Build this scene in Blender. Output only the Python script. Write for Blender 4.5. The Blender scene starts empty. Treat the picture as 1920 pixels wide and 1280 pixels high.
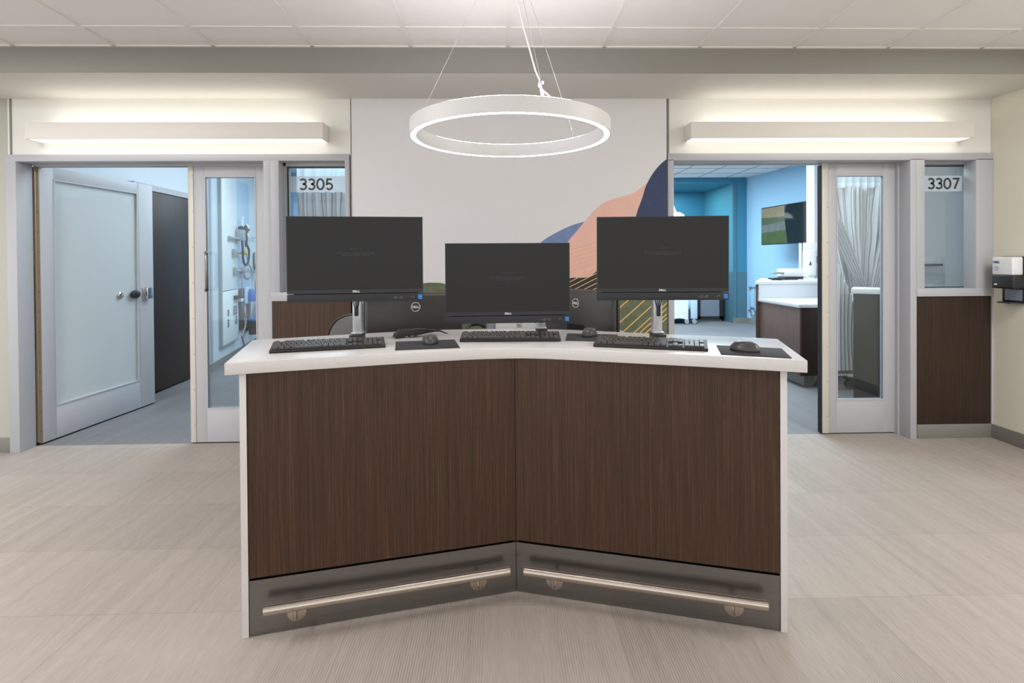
import bpy, bmesh, math, random
from mathutils import Matrix, Vector
random.seed(7)
SC = bpy.context.scene
COL = SC.collection
PI = math.pi

# ------------------------------------------------------------------ camera
EYE = 1.3718
YAW, PITCH, ROLL = -0.02498, -0.00932, 0.0071
cam_data = bpy.data.cameras.new('camera')
cam = bpy.data.objects.new('camera', cam_data)
COL.objects.link(cam)
cam_data.sensor_width = 36.0
cam_data.lens = 1017.72 / 1920 * 36
cam_data.shift_y = (495.19 - 640) / 1920
cam_data.clip_start = 0.05
R = Matrix.Rotation(YAW, 3, 'Z') @ Matrix.Rotation(PITCH, 3, 'X') @ Matrix.Rotation(ROLL, 3, 'Y')
rt, fw, up = R.col[0], R.col[1], R.col[2]
cam.matrix_world = Matrix(((rt.x, up.x, -fw.x, 0), (rt.y, up.y, -fw.y, 0), (rt.z, up.z, -fw.z, EYE), (0, 0, 0, 1)))
SC.camera = cam

# ------------------------------------------------------------------ world, exposure, unseen area lights
SC.view_settings.view_transform = 'Standard'
SC.view_settings.look = 'None'
SC.view_settings.gamma = 1.0
SC.view_settings.exposure = 0.79
SC.view_settings.use_curve_mapping = False
w = bpy.data.worlds.new('world'); SC.world = w; w.use_nodes = True
w.node_tree.nodes['Background'].inputs[0].default_value = (0.96, 0.985, 1.0, 1)
w.node_tree.nodes['Background'].inputs[1].default_value = 0.92


def area(name, loc, sx, sy, power, color, rot=(0, 0, 0), spread=None):
    l = bpy.data.lights.new(name, 'AREA'); l.shape = 'RECTANGLE'
    l.size = sx; l.size_y = sy; l.energy = power; l.color = color
    if spread: l.spread = spread
    o = bpy.data.objects.new(name, l); COL.objects.link(o)
    o.location = loc; o.rotation_euler = rot
    return o

WARM = (0.97, 0.985, 1.0)
COOL = (0.74, 0.895, 1.0)
# unseen area lights added under the corridor ceiling as fill, no fixtures modelled
area('ceiling_fill', (-3.1, 1.6, 2.69), 0.6, 1.8, 52, WARM)
area('ceiling_fill', (3.05, 1.6, 2.69), 0.6, 1.8, 38, WARM)
area('ceiling_fill', (0.0, -0.6, 2.69), 2.4, 0.6, 5, WARM)
area('ceiling_fill', (-3.4, -1.4, 2.69), 1.2, 1.2, 20, WARM)
area('ceiling_fill', (3.0, -1.4, 2.69), 1.2, 1.2, 20, WARM)
# unseen area lights added to give the patient rooms their cool daylight
area('patient_room_fill', (-1.7, 6.2, 3.0), 2.2, 3.0, 60, COOL)
area('patient_room_fill', (-1.9, 9.2, 3.0), 1.6, 1.6, 38, COOL)
area('patient_room_fill', (2.6, 6.0, 3.0), 1.8, 2.6, 74, COOL)
area('patient_room_fill', (3.0, 9.3, 3.0), 1.8, 2.4, 120, COOL)
area('nook_fill', (3.6, 12.0, 2.92), 1.6, 0.6, 24, (0.62, 0.9, 1.0))


# ------------------------------------------------------------------ materials
def lin(c):
    return tuple((v / 255 / 12.92) if v / 255 <= 0.04045 else ((v / 255 + 0.055) / 1.055) ** 2.4 for v in c)


def mat(name, rgb, rough=0.5, metal=0.0, spec=0.5, emit=None, estr=0.0, alpha=None, var=0.0, vscale=8.0, bump=0.0, bscale=200.0):
    m = bpy.data.materials.new(name); m.use_nodes = True
    nt = m.node_tree; b = nt.nodes['Principled BSDF']
    c = lin(rgb)
    b.inputs['Base Color'].default_value = (*c, 1)
    b.inputs['Roughness'].default_value = rough
    b.inputs['Metallic'].default_value = metal
    b.inputs['Specular IOR Level'].default_value = spec
    if emit:
        b.inputs['Emission Color'].default_value = (*lin(emit), 1)
        b.inputs['Emission Strength'].default_value = estr
    if alpha is not None:
        b.inputs['Alpha'].default_value = alpha
    if var or bump:
        tc = nt.nodes.new('ShaderNodeTexCoord')
    if var:
        n = nt.nodes.new('ShaderNodeTexNoise'); n.inputs['Scale'].default_value = vscale; n.inputs['Detail'].default_value = 4
        nt.links.new(tc.outputs['Object'], n.inputs['Vector'])
        mx = nt.nodes.new('ShaderNodeMix'); mx.data_type = 'RGBA'
        nt.links.new(n.outputs['Fac'], mx.inputs[0])
        mx.inputs[6].default_value = (*[max(0, v * (1 - var)) for v in c], 1)
        mx.inputs[7].default_value = (*[min(1, v * (1 + var)) for v in c], 1)
        nt.links.new(mx.outputs[2], b.inputs['Base Color'])
    if bump:
        n2 = nt.nodes.new('ShaderNodeTexNoise'); n2.inputs['Scale'].default_value = bscale
        nt.links.new(tc.outputs['Object'], n2.inputs['Vector'])
        bp = nt.nodes.new('ShaderNodeBump'); bp.inputs['Strength'].default_value = bump; bp.inputs['Distance'].default_value = 0.002
        nt.links.new(n2.outputs['Fac'], bp.inputs['Height']); nt.links.new(bp.outputs[0], b.inputs['Normal'])
    return m


def ramp(nt, fac, stops):
    r = nt.nodes.new('ShaderNodeValToRGB')
    while len(r.color_ramp.elements) < len(stops): r.color_ramp.elements.new(0.5)
    for e, (p, c) in zip(r.color_ramp.elements, stops):
        e.position = p; e.color = (*lin(c), 1)
    nt.links.new(fac, r.inputs[0])
    return r.outputs[0]


def noise(nt, vec, scale, detail=3, sx=1, sy=1, sz=1, rough=0.5):
    mp = nt.nodes.new('ShaderNodeMapping'); mp.inputs['Scale'].default_value = (sx, sy, sz)
    nt.links.new(vec, mp.inputs['Vector'])
    n = nt.nodes.new('ShaderNodeTexNoise'); n.inputs['Scale'].default_value = scale
    n.inputs['Detail'].default_value = detail; n.inputs['Roughness'].default_value = rough
    nt.links.new(mp.outputs[0], n.inputs['Vector'])
    return n.outputs['Fac']


def mathn(nt, op, a, b=None, c=None):
    n = nt.nodes.new('ShaderNodeMath'); n.operation = op
    for i, v in enumerate((a, b, c)):
        if v is None: continue
        if isinstance(v, (int, float)): n.inputs[i].default_value = v
        else: nt.links.new(v, n.inputs[i])
    return n.outputs[0]


def wood_mat(name, dark, midc, light, rough=0.42):
    m = bpy.data.materials.new(name); m.use_nodes = True; nt = m.node_tree; b = nt.nodes['Principled BSDF']
    tc = nt.nodes.new('ShaderNodeTexCoord').outputs['Object']
    n1 = noise(nt, tc, 1.0, 3, 420, 420, 3.0)
    n2 = noise(nt, tc, 1.0, 2, 60, 60, 0.4)
    n3 = noise(nt, tc, 1.0, 2, 900, 900, 30)
    s = mathn(nt, 'ADD', mathn(nt, 'MULTIPLY', n1, 0.62), mathn(nt, 'MULTIPLY', n2, 0.14))
    s = mathn(nt, 'ADD', s, mathn(nt, 'MULTIPLY', n3, 0.24))
    col = ramp(nt, s, [(0.33, dark), (0.5, midc), (0.68, light)])
    nt.links.new(col, b.inputs['Base Color'])
    b.inputs['Roughness'].default_value = rough; b.inputs['Specular IOR Level'].default_value = 0.35
    bp = nt.nodes.new('ShaderNodeBump'); bp.inputs['Strength'].default_value = 0.06; bp.inputs['Distance'].default_value = 0.001
    nt.links.new(n1, bp.inputs['Height']); nt.links.new(bp.outputs[0], b.inputs['Normal'])
    return m


def floor_mat(name, base, tint, ribs=True):
    m = bpy.data.materials.new(name); m.use_nodes = True; nt = m.node_tree; b = nt.nodes['Principled BSDF']
    tc = nt.nodes.new('ShaderNodeTexCoord').outputs['Object']
    br = nt.nodes.new('ShaderNodeTexBrick')
    br.inputs['Scale'].default_value = 1.0; br.inputs['Brick Width'].default_value = 1.0; br.inputs['Row Height'].default_value = 0.48
    br.inputs['Mortar Size'].default_value = 0.0012; br.inputs['Mortar Smooth'].default_value = 0.3
    br.offset = 0.37; br.offset_frequency = 2
    br.inputs['Color1'].default_value = (0, 0, 0, 1); br.inputs['Color2'].default_value = (1, 1, 1, 1); br.inputs['Mortar'].default_value = (0.1, 0.1, 0.1, 1)
    mp = nt.nodes.new('ShaderNodeMapping'); mp.inputs['Location'].default_value = (0.2, 0.26, 0)
    nt.links.new(tc, mp.inputs[0]); nt.links.new(mp.outputs[0], br.inputs['Vector'])
    tile = nt.nodes.new('ShaderNodeSeparateColor'); nt.links.new(br.outputs['Color'], tile.inputs[0])
    streak = noise(nt, tc, 1.0, 3, 22, 0.55, 1)
    fine = noise(nt, tc, 1.0, 2, 420, 14, 1)
    soft = noise(nt, tc, 1.3, 2)
    s = mathn(nt, 'ADD', mathn(nt, 'MULTIPLY', streak, 0.20), mathn(nt, 'MULTIPLY', fine, 0.30))
    s = mathn(nt, 'ADD', s, mathn(nt, 'MULTIPLY', tile.outputs[0], 0.08))
    s = mathn(nt, 'ADD', s, mathn(nt, 'MULTIPLY', soft, 0.14))
    if ribs:
        wv = nt.nodes.new('ShaderNodeTexWave'); wv.wave_type = 'BANDS'; wv.bands_direction = 'X'; wv.wave_profile = 'SIN'
        wv.inputs['Scale'].default_value = 34.0; wv.inputs['Distortion'].default_value = 0.0
        nt.links.new(tc, wv.inputs['Vector'])
        b2 = nt.nodes.new('ShaderNodeTexBrick'); b2.offset = 0.43; b2.offset_frequency = 2
        b2.inputs['Scale'].default_value = 1.0; b2.inputs['Brick Width'].default_value = 0.25; b2.inputs['Row Height'].default_value = 0.48; b2.inputs['Mortar Size'].default_value = 0.0
        b2.inputs['Color1'].default_value = (0, 0, 0, 1); b2.inputs['Color2'].default_value = (1, 1, 1, 1)
        nt.links.new(mp.outputs[0], b2.inputs['Vector'])
        sc2 = nt.nodes.new('ShaderNodeSeparateColor'); nt.links.new(b2.outputs['Color'], sc2.inputs[0])
        pr = nt.nodes.new('ShaderNodeMapRange'); pr.inputs[1].default_value = 0.50; pr.inputs[2].default_value = 0.95
        soft2 = noise(nt, tc, 1.0, 2, 9, 0.8, 1)
        nt.links.new(mathn(nt, 'ADD', mathn(nt, 'MULTIPLY', sc2.outputs[0], 0.75), mathn(nt, 'MULTIPLY', soft2, 0.4)), pr.inputs[0])
        rib = mathn(nt, 'MULTIPLY', mathn(nt, 'SUBTRACT', wv.outputs['Fac'], 0.62), mathn(nt, 'MULTIPLY_ADD', pr.outputs[0], 0.18, 0.03))
        s = mathn(nt, 'ADD', s, rib)
    s = mathn(nt, 'SUBTRACT', s, mathn(nt, 'MULTIPLY', br.outputs['Fac'], 0.14))
    c0 = tuple(int(v * 0.74) for v in base); c2 = tuple(min(255, int(v * 1.16)) for v in base)
    col = ramp(nt, s, [(0.10, c0), (0.36, base), (0.62, c2)])
    nt.links.new(col, b.inputs['Base Color'])
    b.inputs['Roughness'].default_value = 0.55; b.inputs['Specular IOR Level'].default_value = 0.35
    bp = nt.nodes.new('ShaderNodeBump'); bp.inputs['Strength'].default_value = 0.25; bp.inputs['Distance'].default_value = 0.002
    nt.links.new(s, bp.inputs['Height']); nt.links.new(bp.outputs[0], b.inputs['Normal'])
    return m


def quartz_mat(name, base):
    m = bpy.data.materials.new(name); m.use_nodes = True; nt = m.node_tree; b = nt.nodes['Principled BSDF']
    tc = nt.nodes.new('ShaderNodeTexCoord').outputs['Object']
    v = nt.nodes.new('ShaderNodeTexVoronoi'); v.inputs['Scale'].default_value = 130
    nt.links.new(tc, v.inputs['Vector'])
    n = noise(nt, tc, 30, 2)
    thr = mathn(nt, 'MULTIPLY', n, 0.26)
    sp = mathn(nt, 'LESS_THAN', v.outputs['Distance'], mathn(nt, 'SUBTRACT', thr, 0.035))
    n2 = noise(nt, tc, 160, 2)
    f = mathn(nt, 'ADD', mathn(nt, 'MULTIPLY', sp, -0.16), mathn(nt, 'MULTIPLY_ADD', n2, 0.4, 0.3))
    dk = tuple(int(x * 0.84) for x in base)
    nt.links.new(ramp(nt, f, [(0.12, dk), (0.42, base), (0.75, tuple(min(255, int(x * 1.03)) for x in base))]), b.inputs['Base Color'])
    b.inputs['Roughness'].default_value = 0.22
    return m


def steel_mat(name, rgb, rough=0.3, sx=6, sy=6, sz=600):
    m = bpy.data.materials.new(name); m.use_nodes = True; nt = m.node_tree; b = nt.nodes['Principled BSDF']
    b.inputs['Metallic'].default_value = 1.0
    tc = nt.nodes.new('ShaderNodeTexCoord').outputs['Object']
    n = noise(nt, tc, 1.0, 2, sx, sy, sz)
    nt.links.new(ramp(nt, n, [(0.3, tuple(int(v * 0.93) for v in rgb)), (0.7, rgb)]), b.inputs['Base Color'])
    rr = nt.nodes.new('ShaderNodeMapRange'); rr.inputs[3].default_value = rough * 0.85; rr.inputs[4].default_value = rough * 1.2
    nt.links.new(n, rr.inputs[0]); nt.links.new(rr.outputs[0], b.inputs['Roughness'])
    return m


def glass_mat(name, tint=(0.93, 0.97, 0.98), refl=1.0, haze=0.0):
    m = bpy.data.materials.new(name); m.use_nodes = True; nt = m.node_tree
    nt.nodes.remove(nt.nodes['Principled BSDF'])
    out = nt.nodes['Material Output']
    t = nt.nodes.new('ShaderNodeBsdfTransparent'); t.inputs[0].default_value = (*tint, 1)
    g = nt.nodes.new('ShaderNodeBsdfGlossy'); g.inputs['Roughness'].default_value = 0.02
    fr = nt.nodes.new('ShaderNodeFresnel'); fr.inputs[0].default_value = 1.5
    mx = nt.nodes.new('ShaderNodeMixShader')
    nt.links.new(mathn(nt, 'MULTIPLY', fr.outputs[0], refl), mx.inputs[0])
    last = t.outputs[0]
    if haze:
        d = nt.nodes.new('ShaderNodeBsdfDiffuse'); d.inputs[0].default_value = (0.92, 0.97, 0.98, 1)
        m2 = nt.nodes.new('ShaderNodeMixShader'); m2.inputs[0].default_value = haze
        nt.links.new(t.outputs[0], m2.inputs[1]); nt.links.new(d.outputs[0], m2.inputs[2]); last = m2.outputs[0]
    nt.links.new(last, mx.inputs[1]); nt.links.new(g.outputs[0], mx.inputs[2])
    nt.links.new(mx.outputs[0], out.inputs['Surface'])
    return m


def curtain_mat(name, base, line):
    m = bpy.data.materials.new(name); m.use_nodes = True; nt = m.node_tree; b = nt.nodes['Principled BSDF']
    uv = nt.nodes.new('ShaderNodeTexCoord').outputs['UV']
    wv = nt.nodes.new('ShaderNodeTexWave'); wv.wave_type = 'BANDS'; wv.bands_direction = 'X'
    wv.inputs['Scale'].default_value = 8.5; wv.inputs['Distortion'].default_value = 3.5; wv.inputs['Detail'].default_value = 1.5; wv.inputs['Detail Scale'].default_value = 0.8
    mp = nt.nodes.new('ShaderNodeMapping'); mp.inputs['Scale'].default_value = (1, 0.35, 1)
    nt.links.new(uv, mp.inputs[0]); nt.links.new(mp.outputs[0], wv.inputs['Vector'])
    nt.links.new(ramp(nt, wv.outputs['Fac'], [(0.0, line), (0.14, base), (1.0, base)]), b.inputs['Base Color'])
    b.inputs['Roughness'].default_value = 0.85
    return m


M = {}
M['wall'] = mat('wall_paint', (226, 224, 217), 0.6, bump=0.03, bscale=400)
M['wall_right'] = mat('wall_paint_beige', (216, 210, 192), 0.6, bump=0.03, bscale=400)
M['wall_grey'] = mat('wall_paint_grey_green', (176, 176, 164), 0.6)
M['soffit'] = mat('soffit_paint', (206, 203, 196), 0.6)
M['soffit_shaded'] = mat('soffit_paint_shaded', (142, 139, 132), 0.6)  # same soffit paint, darkened to put shade on the front face
M['tile'] = mat('ceiling_tile_white', (240, 236, 234), 0.9, bump=0.12, bscale=500)
M['tbar'] = mat('ceiling_grid_white', (238, 234, 228), 0.5)
M['frame'] = mat('grey_painted_steel', (176, 176, 180), 0.45)
M['door'] = mat('grey_door_paint', (182, 181, 184), 0.45)
M['edge'] = mat('beige_edge_strip', (205, 199, 188), 0.4)
M['hinge'] = mat('bronze_hinge_steel', (158, 142, 120), 0.42, 0.6)
M['wood'] = wood_mat('dark_walnut_laminate', (47, 31, 19), (66, 45, 30), (92, 65, 45))
M['wood_deep'] = wood_mat('deep_walnut_laminate', (36, 25, 18), (49, 35, 26), (66, 49, 37))
M['wood_room'] = wood_mat('room_laminate', (68, 50, 44), (94, 72, 64), (118, 94, 84))
M['floor'] = floor_mat('corridor_floor_tile', (163, 152, 143), (0, 0, 0))
M['floor_room'] = floor_mat('patient_room_floor', (118, 116, 118), (0, 0, 0), False)
M['base'] = mat('grey_vinyl_base', (128, 126, 119), 0.45)
M['quartz'] = quartz_mat('white_quartz', (215, 211, 208))
M['kick'] = steel_mat('brushed_kick_plate', (140, 138, 136), 0.30, 4, 4, 500)
M['rail'] = steel_mat('brushed_rail', (205, 194, 182), 0.24, 300, 300, 300)
M['chrome'] = mat('chrome', (205, 205, 205), 0.12, 1.0)
M['black_gap'] = mat('black_shadow_gap', (10, 9, 9), 0.9)
M['white_plastic'] = mat('white_plastic', (235, 235, 234), 0.4)
M['counter_white'] = mat('room_counter_white', (206, 209, 212), 0.35)
M['fixture'] = mat('fixture_white', (226, 220, 212), 0.5)
M['ringpaint'] = mat('ring_white_metal', (225, 224, 224), 0.45)
M['glow'] = mat('lamp_diffuser', (255, 250, 242), 0.5, emit=(248, 251, 255), estr=12.0)
M['glow_up'] = mat('lamp_diffuser_up', (255, 250, 242), 0.5, emit=(250, 251, 255), estr=27.0)
M['glow_wall'] = mat('wall_lamp_diffuser', (255, 246, 230), 0.5, emit=(255, 252, 246), estr=0.85)
M['glow_wall_up'] = mat('wall_lamp_diffuser_up', (255, 246, 230), 0.5, emit=(255, 252, 246), estr=1.5)
M['glow_room'] = mat('exam_lamp_diffuser', (245, 250, 255), 0.5, emit=(235, 246, 255), estr=3.0)
M['screen'] = mat('dim_screen', (20, 19, 19), 0.38, spec=0.32, emit=(52, 50, 49), estr=0.12)
M['bezel'] = mat('black_bezel', (36, 35, 38), 0.4)
M['bar'] = mat('black_speaker_cloth', (40, 41, 46), 0.65, bump=0.15, bscale=1500)
M['black'] = mat('black_plastic', (34, 33, 34), 0.45)
M['key'] = mat('key_caps', (62, 58, 55), 0.36)
M['mouse'] = mat('mouse_shell', (72, 68, 66), 0.32)
M['pad'] = mat('mat_cloth', (50, 49, 52), 0.75, bump=0.1, bscale=1200)
M['silver'] = mat('silver_post', (205, 207, 210), 0.32, 0.75)
M['shell'] = mat('monitor_back', (62, 59, 57), 0.35)
M['logo'] = mat('logo_white', (235, 235, 235), 0.5)
M['faint'] = mat('faint_screen_text', (70, 72, 78), 0.5, emit=(92, 95, 104), estr=0.05)
M['sticker'] = mat('blue_sticker', (20, 120, 205), 0.4)
M['icon'] = mat('grey_icon', (150, 150, 152), 0.5)
M['blue_cable'] = mat('blue_cable', (40, 90, 165), 0.5)
M['number'] = mat('room_number_taupe', (66, 62, 55), 0.5)
M['frost'] = mat('frosted_film', (214, 224, 230), 0.8, alpha=0.42)
M['glass'] = glass_mat('clear_glass')
M['glass_door'] = glass_mat('door_glass', (0.9, 0.96, 0.97), 1.3, 0.6)  # pale diffuse haze stands in for the bright room reflected in the pane
M['gasket'] = mat('black_gasket', (18, 18, 20), 0.6)
M['m_bg'] = mat('mural_ground', (222, 219, 220), 0.6)
M['m_navy'] = mat('mural_navy', (44, 58, 92), 0.6, var=0.3, vscale=30)
M['m_peach'] = mat('mural_peach', (230, 183, 168), 0.6, var=0.05, vscale=12)
M['m_blue'] = mat('mural_blue', (114, 132, 174), 0.6, var=0.16, vscale=26)
M['m_dark'] = mat('mural_charcoal', (46, 44, 50), 0.6)
M['m_green'] = mat('mural_green', (98, 106, 80), 0.6, var=0.45, vscale=26)
M['m_gold'] = mat('mural_gold', (226, 186, 116), 0.45)
M['m_gold2'] = mat('mural_pale_gold', (228, 168, 116), 0.5)
M['m_grey'] = mat('mural_pale_grey', (200, 196, 192), 0.6)
M['room_wall'] = mat('room_wall_pale', (204, 212, 218), 0.6)
M['room_blue'] = mat('room_wall_blue', (150, 192, 220), 0.6)
M['teal'] = mat('room_wall_teal', (58, 126, 154), 0.6)
M['teal_low'] = mat('room_wall_teal_low', (76, 112, 128), 0.6)
M['teal_lit'] = mat('room_nook_teal_lit', (76, 142, 160), 0.6)  # wall teal made paler where light falls on the nook reveal
M['head_blue'] = mat('headwall_blue', (178, 198, 216), 0.5)
M['curtain'] = curtain_mat('striped_curtain', (216, 214, 216), (146, 142, 142))
M['curtain_grey'] = curtain_mat('grey_curtain', (150, 148, 150), (92, 88, 90))
M['mesh'] = mat('curtain_mesh', (222, 230, 236), 0.8, alpha=0.65)
M['sheet'] = mat('white_sheet', (226, 230, 236), 0.85, var=0.06, vscale=6)
M['brown'] = mat('brown_board', (84, 62, 54), 0.5)
M['blue_plastic'] = mat('blue_plastic', (70, 118, 190), 0.4)
M['pale_blue'] = mat('pale_blue_plastic', (190, 212, 232), 0.35)
M['grey_plastic'] = mat('grey_plastic', (150, 156, 162), 0.45)
M['grey_cable'] = mat('grey_cable', (140, 140, 142), 0.5)
M['green_knob'] = mat('yellow_green_knob', (190, 200, 70), 0.4)
M['label_clear'] = mat('clear_refill_label', (222, 220, 220), 0.3, var=0.06, vscale=60)
M['purple'] = mat('label_navy_blue', (52, 48, 130), 0.5)
M['smoke'] = mat('smoked_grey_plate', (122, 128, 138), 0.3)
M['seat'] = mat('chair_black_vinyl', (84, 79, 76), 0.4)


# ------------------------------------------------------------------ mesh helpers
class MB:
    def __init__(self):
        self.bm = bmesh.new()

    def _merge(self, b, mtx=None):
        if mtx is not None: bmesh.ops.transform(b, matrix=mtx, verts=b.verts)
        me = bpy.data.meshes.new('tmp'); b.to_mesh(me); b.free()
        self.bm.from_mesh(me); bpy.data.meshes.remove(me)
        return self

    def box(self, x0, x1, y0, y1, z0, z1, bev=0.0, seg=2, mtx=None):
        b = bmesh.new()
        bmesh.ops.create_cube(b, size=1.0)
        for v in b.verts:
            v.co = Vector((x0 + (v.co.x + .5) * (x1 - x0), y0 + (v.co.y + .5) * (y1 - y0), z0 + (v.co.z + .5) * (z1 - z0)))
        if bev: bmesh.ops.bevel(b, geom=b.edges[:], offset=bev, segments=seg, affect='EDGES', profile=0.5)
        return self._merge(b, mtx)

    def prism(self, poly, z0, z1, bev=0.0, seg=2, mtx=None, side_bev=False):
        b = bmesh.new()
        vs = [b.verts.new((x, y, z0)) for x, y in poly]
        f = b.faces.new(vs)
        r = bmesh.ops.extrude_face_region(b, geom=[f])
        top = [e for e in r['geom'] if isinstance(e, bmesh.types.BMVert)]
        for v in top: v.co.z = z1
        bmesh.ops.recalc_face_normals(b, faces=b.faces)
        if bev:
            es = [e for e in b.edges if abs(e.verts[0].co.z - e.verts[1].co.z) < 1e-6 or side_bev]
            bmesh.ops.bevel(b, geom=es, offset=bev, segments=seg, affect='EDGES', profile=0.5)
        return self._merge(b, mtx)

    def tube(self, pts, r, seg=10, caps=True, mtx=None):
        b = bmesh.new(); pts = [Vector(p) for p in pts]; rings = []
        n = len(pts); rad = r if isinstance(r, (list, tuple)) else [r] * n
        ref = None
        for i, p in enumerate(pts):
            t = (pts[min(i + 1, n - 1)] - pts[max(i - 1, 0)]).normalized()
            if ref is None:
                ref = Vector((0, 0, 1)) if abs(t.z) < 0.9 else Vector((1, 0, 0))
            a = ref - t * ref.dot(t)
            if a.length < 1e-5: a = t.orthogonal()
            a.normalize(); ref = a; c = t.cross(a)
            rings.append([b.verts.new(p + (a * math.cos(2 * PI * k / seg) + c * math.sin(2 * PI * k / seg)) * rad[i]) for k in range(seg)])
        for i in range(n - 1):
            for k in range(seg):
                b.faces.new((rings[i][k], rings[i][(k + 1) % seg], rings[i + 1][(k + 1) % seg], rings[i + 1][k]))
        if caps:
            b.faces.new(list(reversed(rings[0]))); b.faces.new(rings[-1])
        bmesh.ops.recalc_face_normals(b, faces=b.faces)
        return self._merge(b, mtx)

    def lathe(self, prof, seg=24, mtx=None):
        b = bmesh.new(); rings = []
        for r, z in prof:
            rings.append([b.verts.new((r * math.cos(2 * PI * k / seg), r * math.sin(2 * PI * k / seg), z)) for k in range(seg)] if r > 1e-6 else [b.verts.new((0, 0, z))])
        for i in range(len(rings) - 1):
            A, B = rings[i], rings[i + 1]
            for k in range(seg):
                k2 = (k + 1) % seg
                if len(A) == 1 and len(B) == 1: continue
                if len(A) == 1: b.faces.new((A[0], B[k], B[k2]))
                elif len(B) == 1: b.faces.new((A[k], A[k2], B[0]))
                else: b.faces.new((A[k], A[k2], B[k2], B[k]))
        bmesh.ops.recalc_face_normals(b, faces=b.faces)
        return self._merge(b, mtx)

    def grid(self, fn, nu, nv, thick=0.0, uvs=False):
        b = bmesh.new()
        V = [[b.verts.new(fn(i / nu, j / nv)) for i in range(nu + 1)] for j in range(nv + 1)]
        uvl = b.loops.layers.uv.new('UVMap') if uvs else None
        for j in range(nv):
            for i in range(nu):
                f = b.faces.new((V[j][i], V[j][i + 1], V[j + 1][i + 1], V[j + 1][i]))
                if uvl:
                    for l, (a, c) in zip(f.loops, ((i, j), (i + 1, j), (i + 1, j + 1), (i, j + 1))):
                        l[uvl].uv = (a / nu, c / nv)
        if thick:
            bmesh.ops.solidify(b, geom=b.faces[:], thickness=thick)
        return self._merge(b)

    def mesh(self, me, mtx):
        b = bmesh.new(); b.from_mesh(me)
        return self._merge(b, mtx)


def mk(name, mb, m, parent=None, loc=None, rot=None, smooth=True):
    me = bpy.data.meshes.new(name)
    mb.bm.to_mesh(me); mb.bm.free()
    me.materials.append(m)
    if smooth:
        for p in me.polygons: p.use_smooth = True
        me.set_sharp_from_angle(angle=math.radians(38))
    o = bpy.data.objects.new(name, me); COL.objects.link(o)
    if parent: o.parent = parent
    if loc: o.location = loc
    if rot: o.rotation_euler = rot
    return o


def tag(o, label, cat, group=None):
    o['label'] = label; o['category'] = cat
    if group: o['group'] = group
    return o


def thing(name, label, cat, loc=(0, 0, 0), rotz=0.0, group=None, rot=None):
    o = bpy.data.objects.new(name, None); COL.objects.link(o)
    o.location = loc; o.rotation_euler = rot if rot else (0, 0, rotz)
    o.empty_display_size = 0.05
    return tag(o, label, cat, group)


def struct(name, mb, m, parent=None, label=None, **k):
    o = mk(name, mb, m, parent, **k)
    if not parent: o['kind'] = 'structure'
    if label: o['label'] = label
    return o


def sroot(name, label, loc=(0, 0, 0), rotz=0):
    o = bpy.data.objects.new(name, None); COL.objects.link(o); o.location = loc; o.rotation_euler = (0, 0, rotz)
    o['kind'] = 'structure'; o['label'] = label
    return o


def text_mesh(txt, height, depth=0.0008, fatten=0.0, width=None):
    cu = bpy.data.curves.new('t', 'FONT'); cu.body = txt; cu.size = 1.0; cu.extrude = 0.5; cu.offset = fatten
    cu.align_x = 'CENTER'; cu.resolution_u = 6
    o = bpy.data.objects.new('t', cu); COL.objects.link(o)
    dg = bpy.context.evaluated_depsgraph_get(); dg.update()
    me = bpy.data.meshes.new_from_object(o.evaluated_get(dg))
    bpy.data.objects.remove(o); bpy.data.curves.remove(cu)
    xs = [v.co.x for v in me.vertices]; ys = [v.co.y for v in me.vertices]
    cx, cy, hh, ww = (min(xs) + max(xs)) / 2, (min(ys) + max(ys)) / 2, max(ys) - min(ys), max(xs) - min(xs)
    s = height / hh; sx = (width / ww) if width else s
    for v in me.vertices:
        x, y, z = v.co
        v.co = ((x - cx) * sx, -z * depth, (y - cy) * s)       # text stands in the XZ plane facing -Y
    return me


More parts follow.
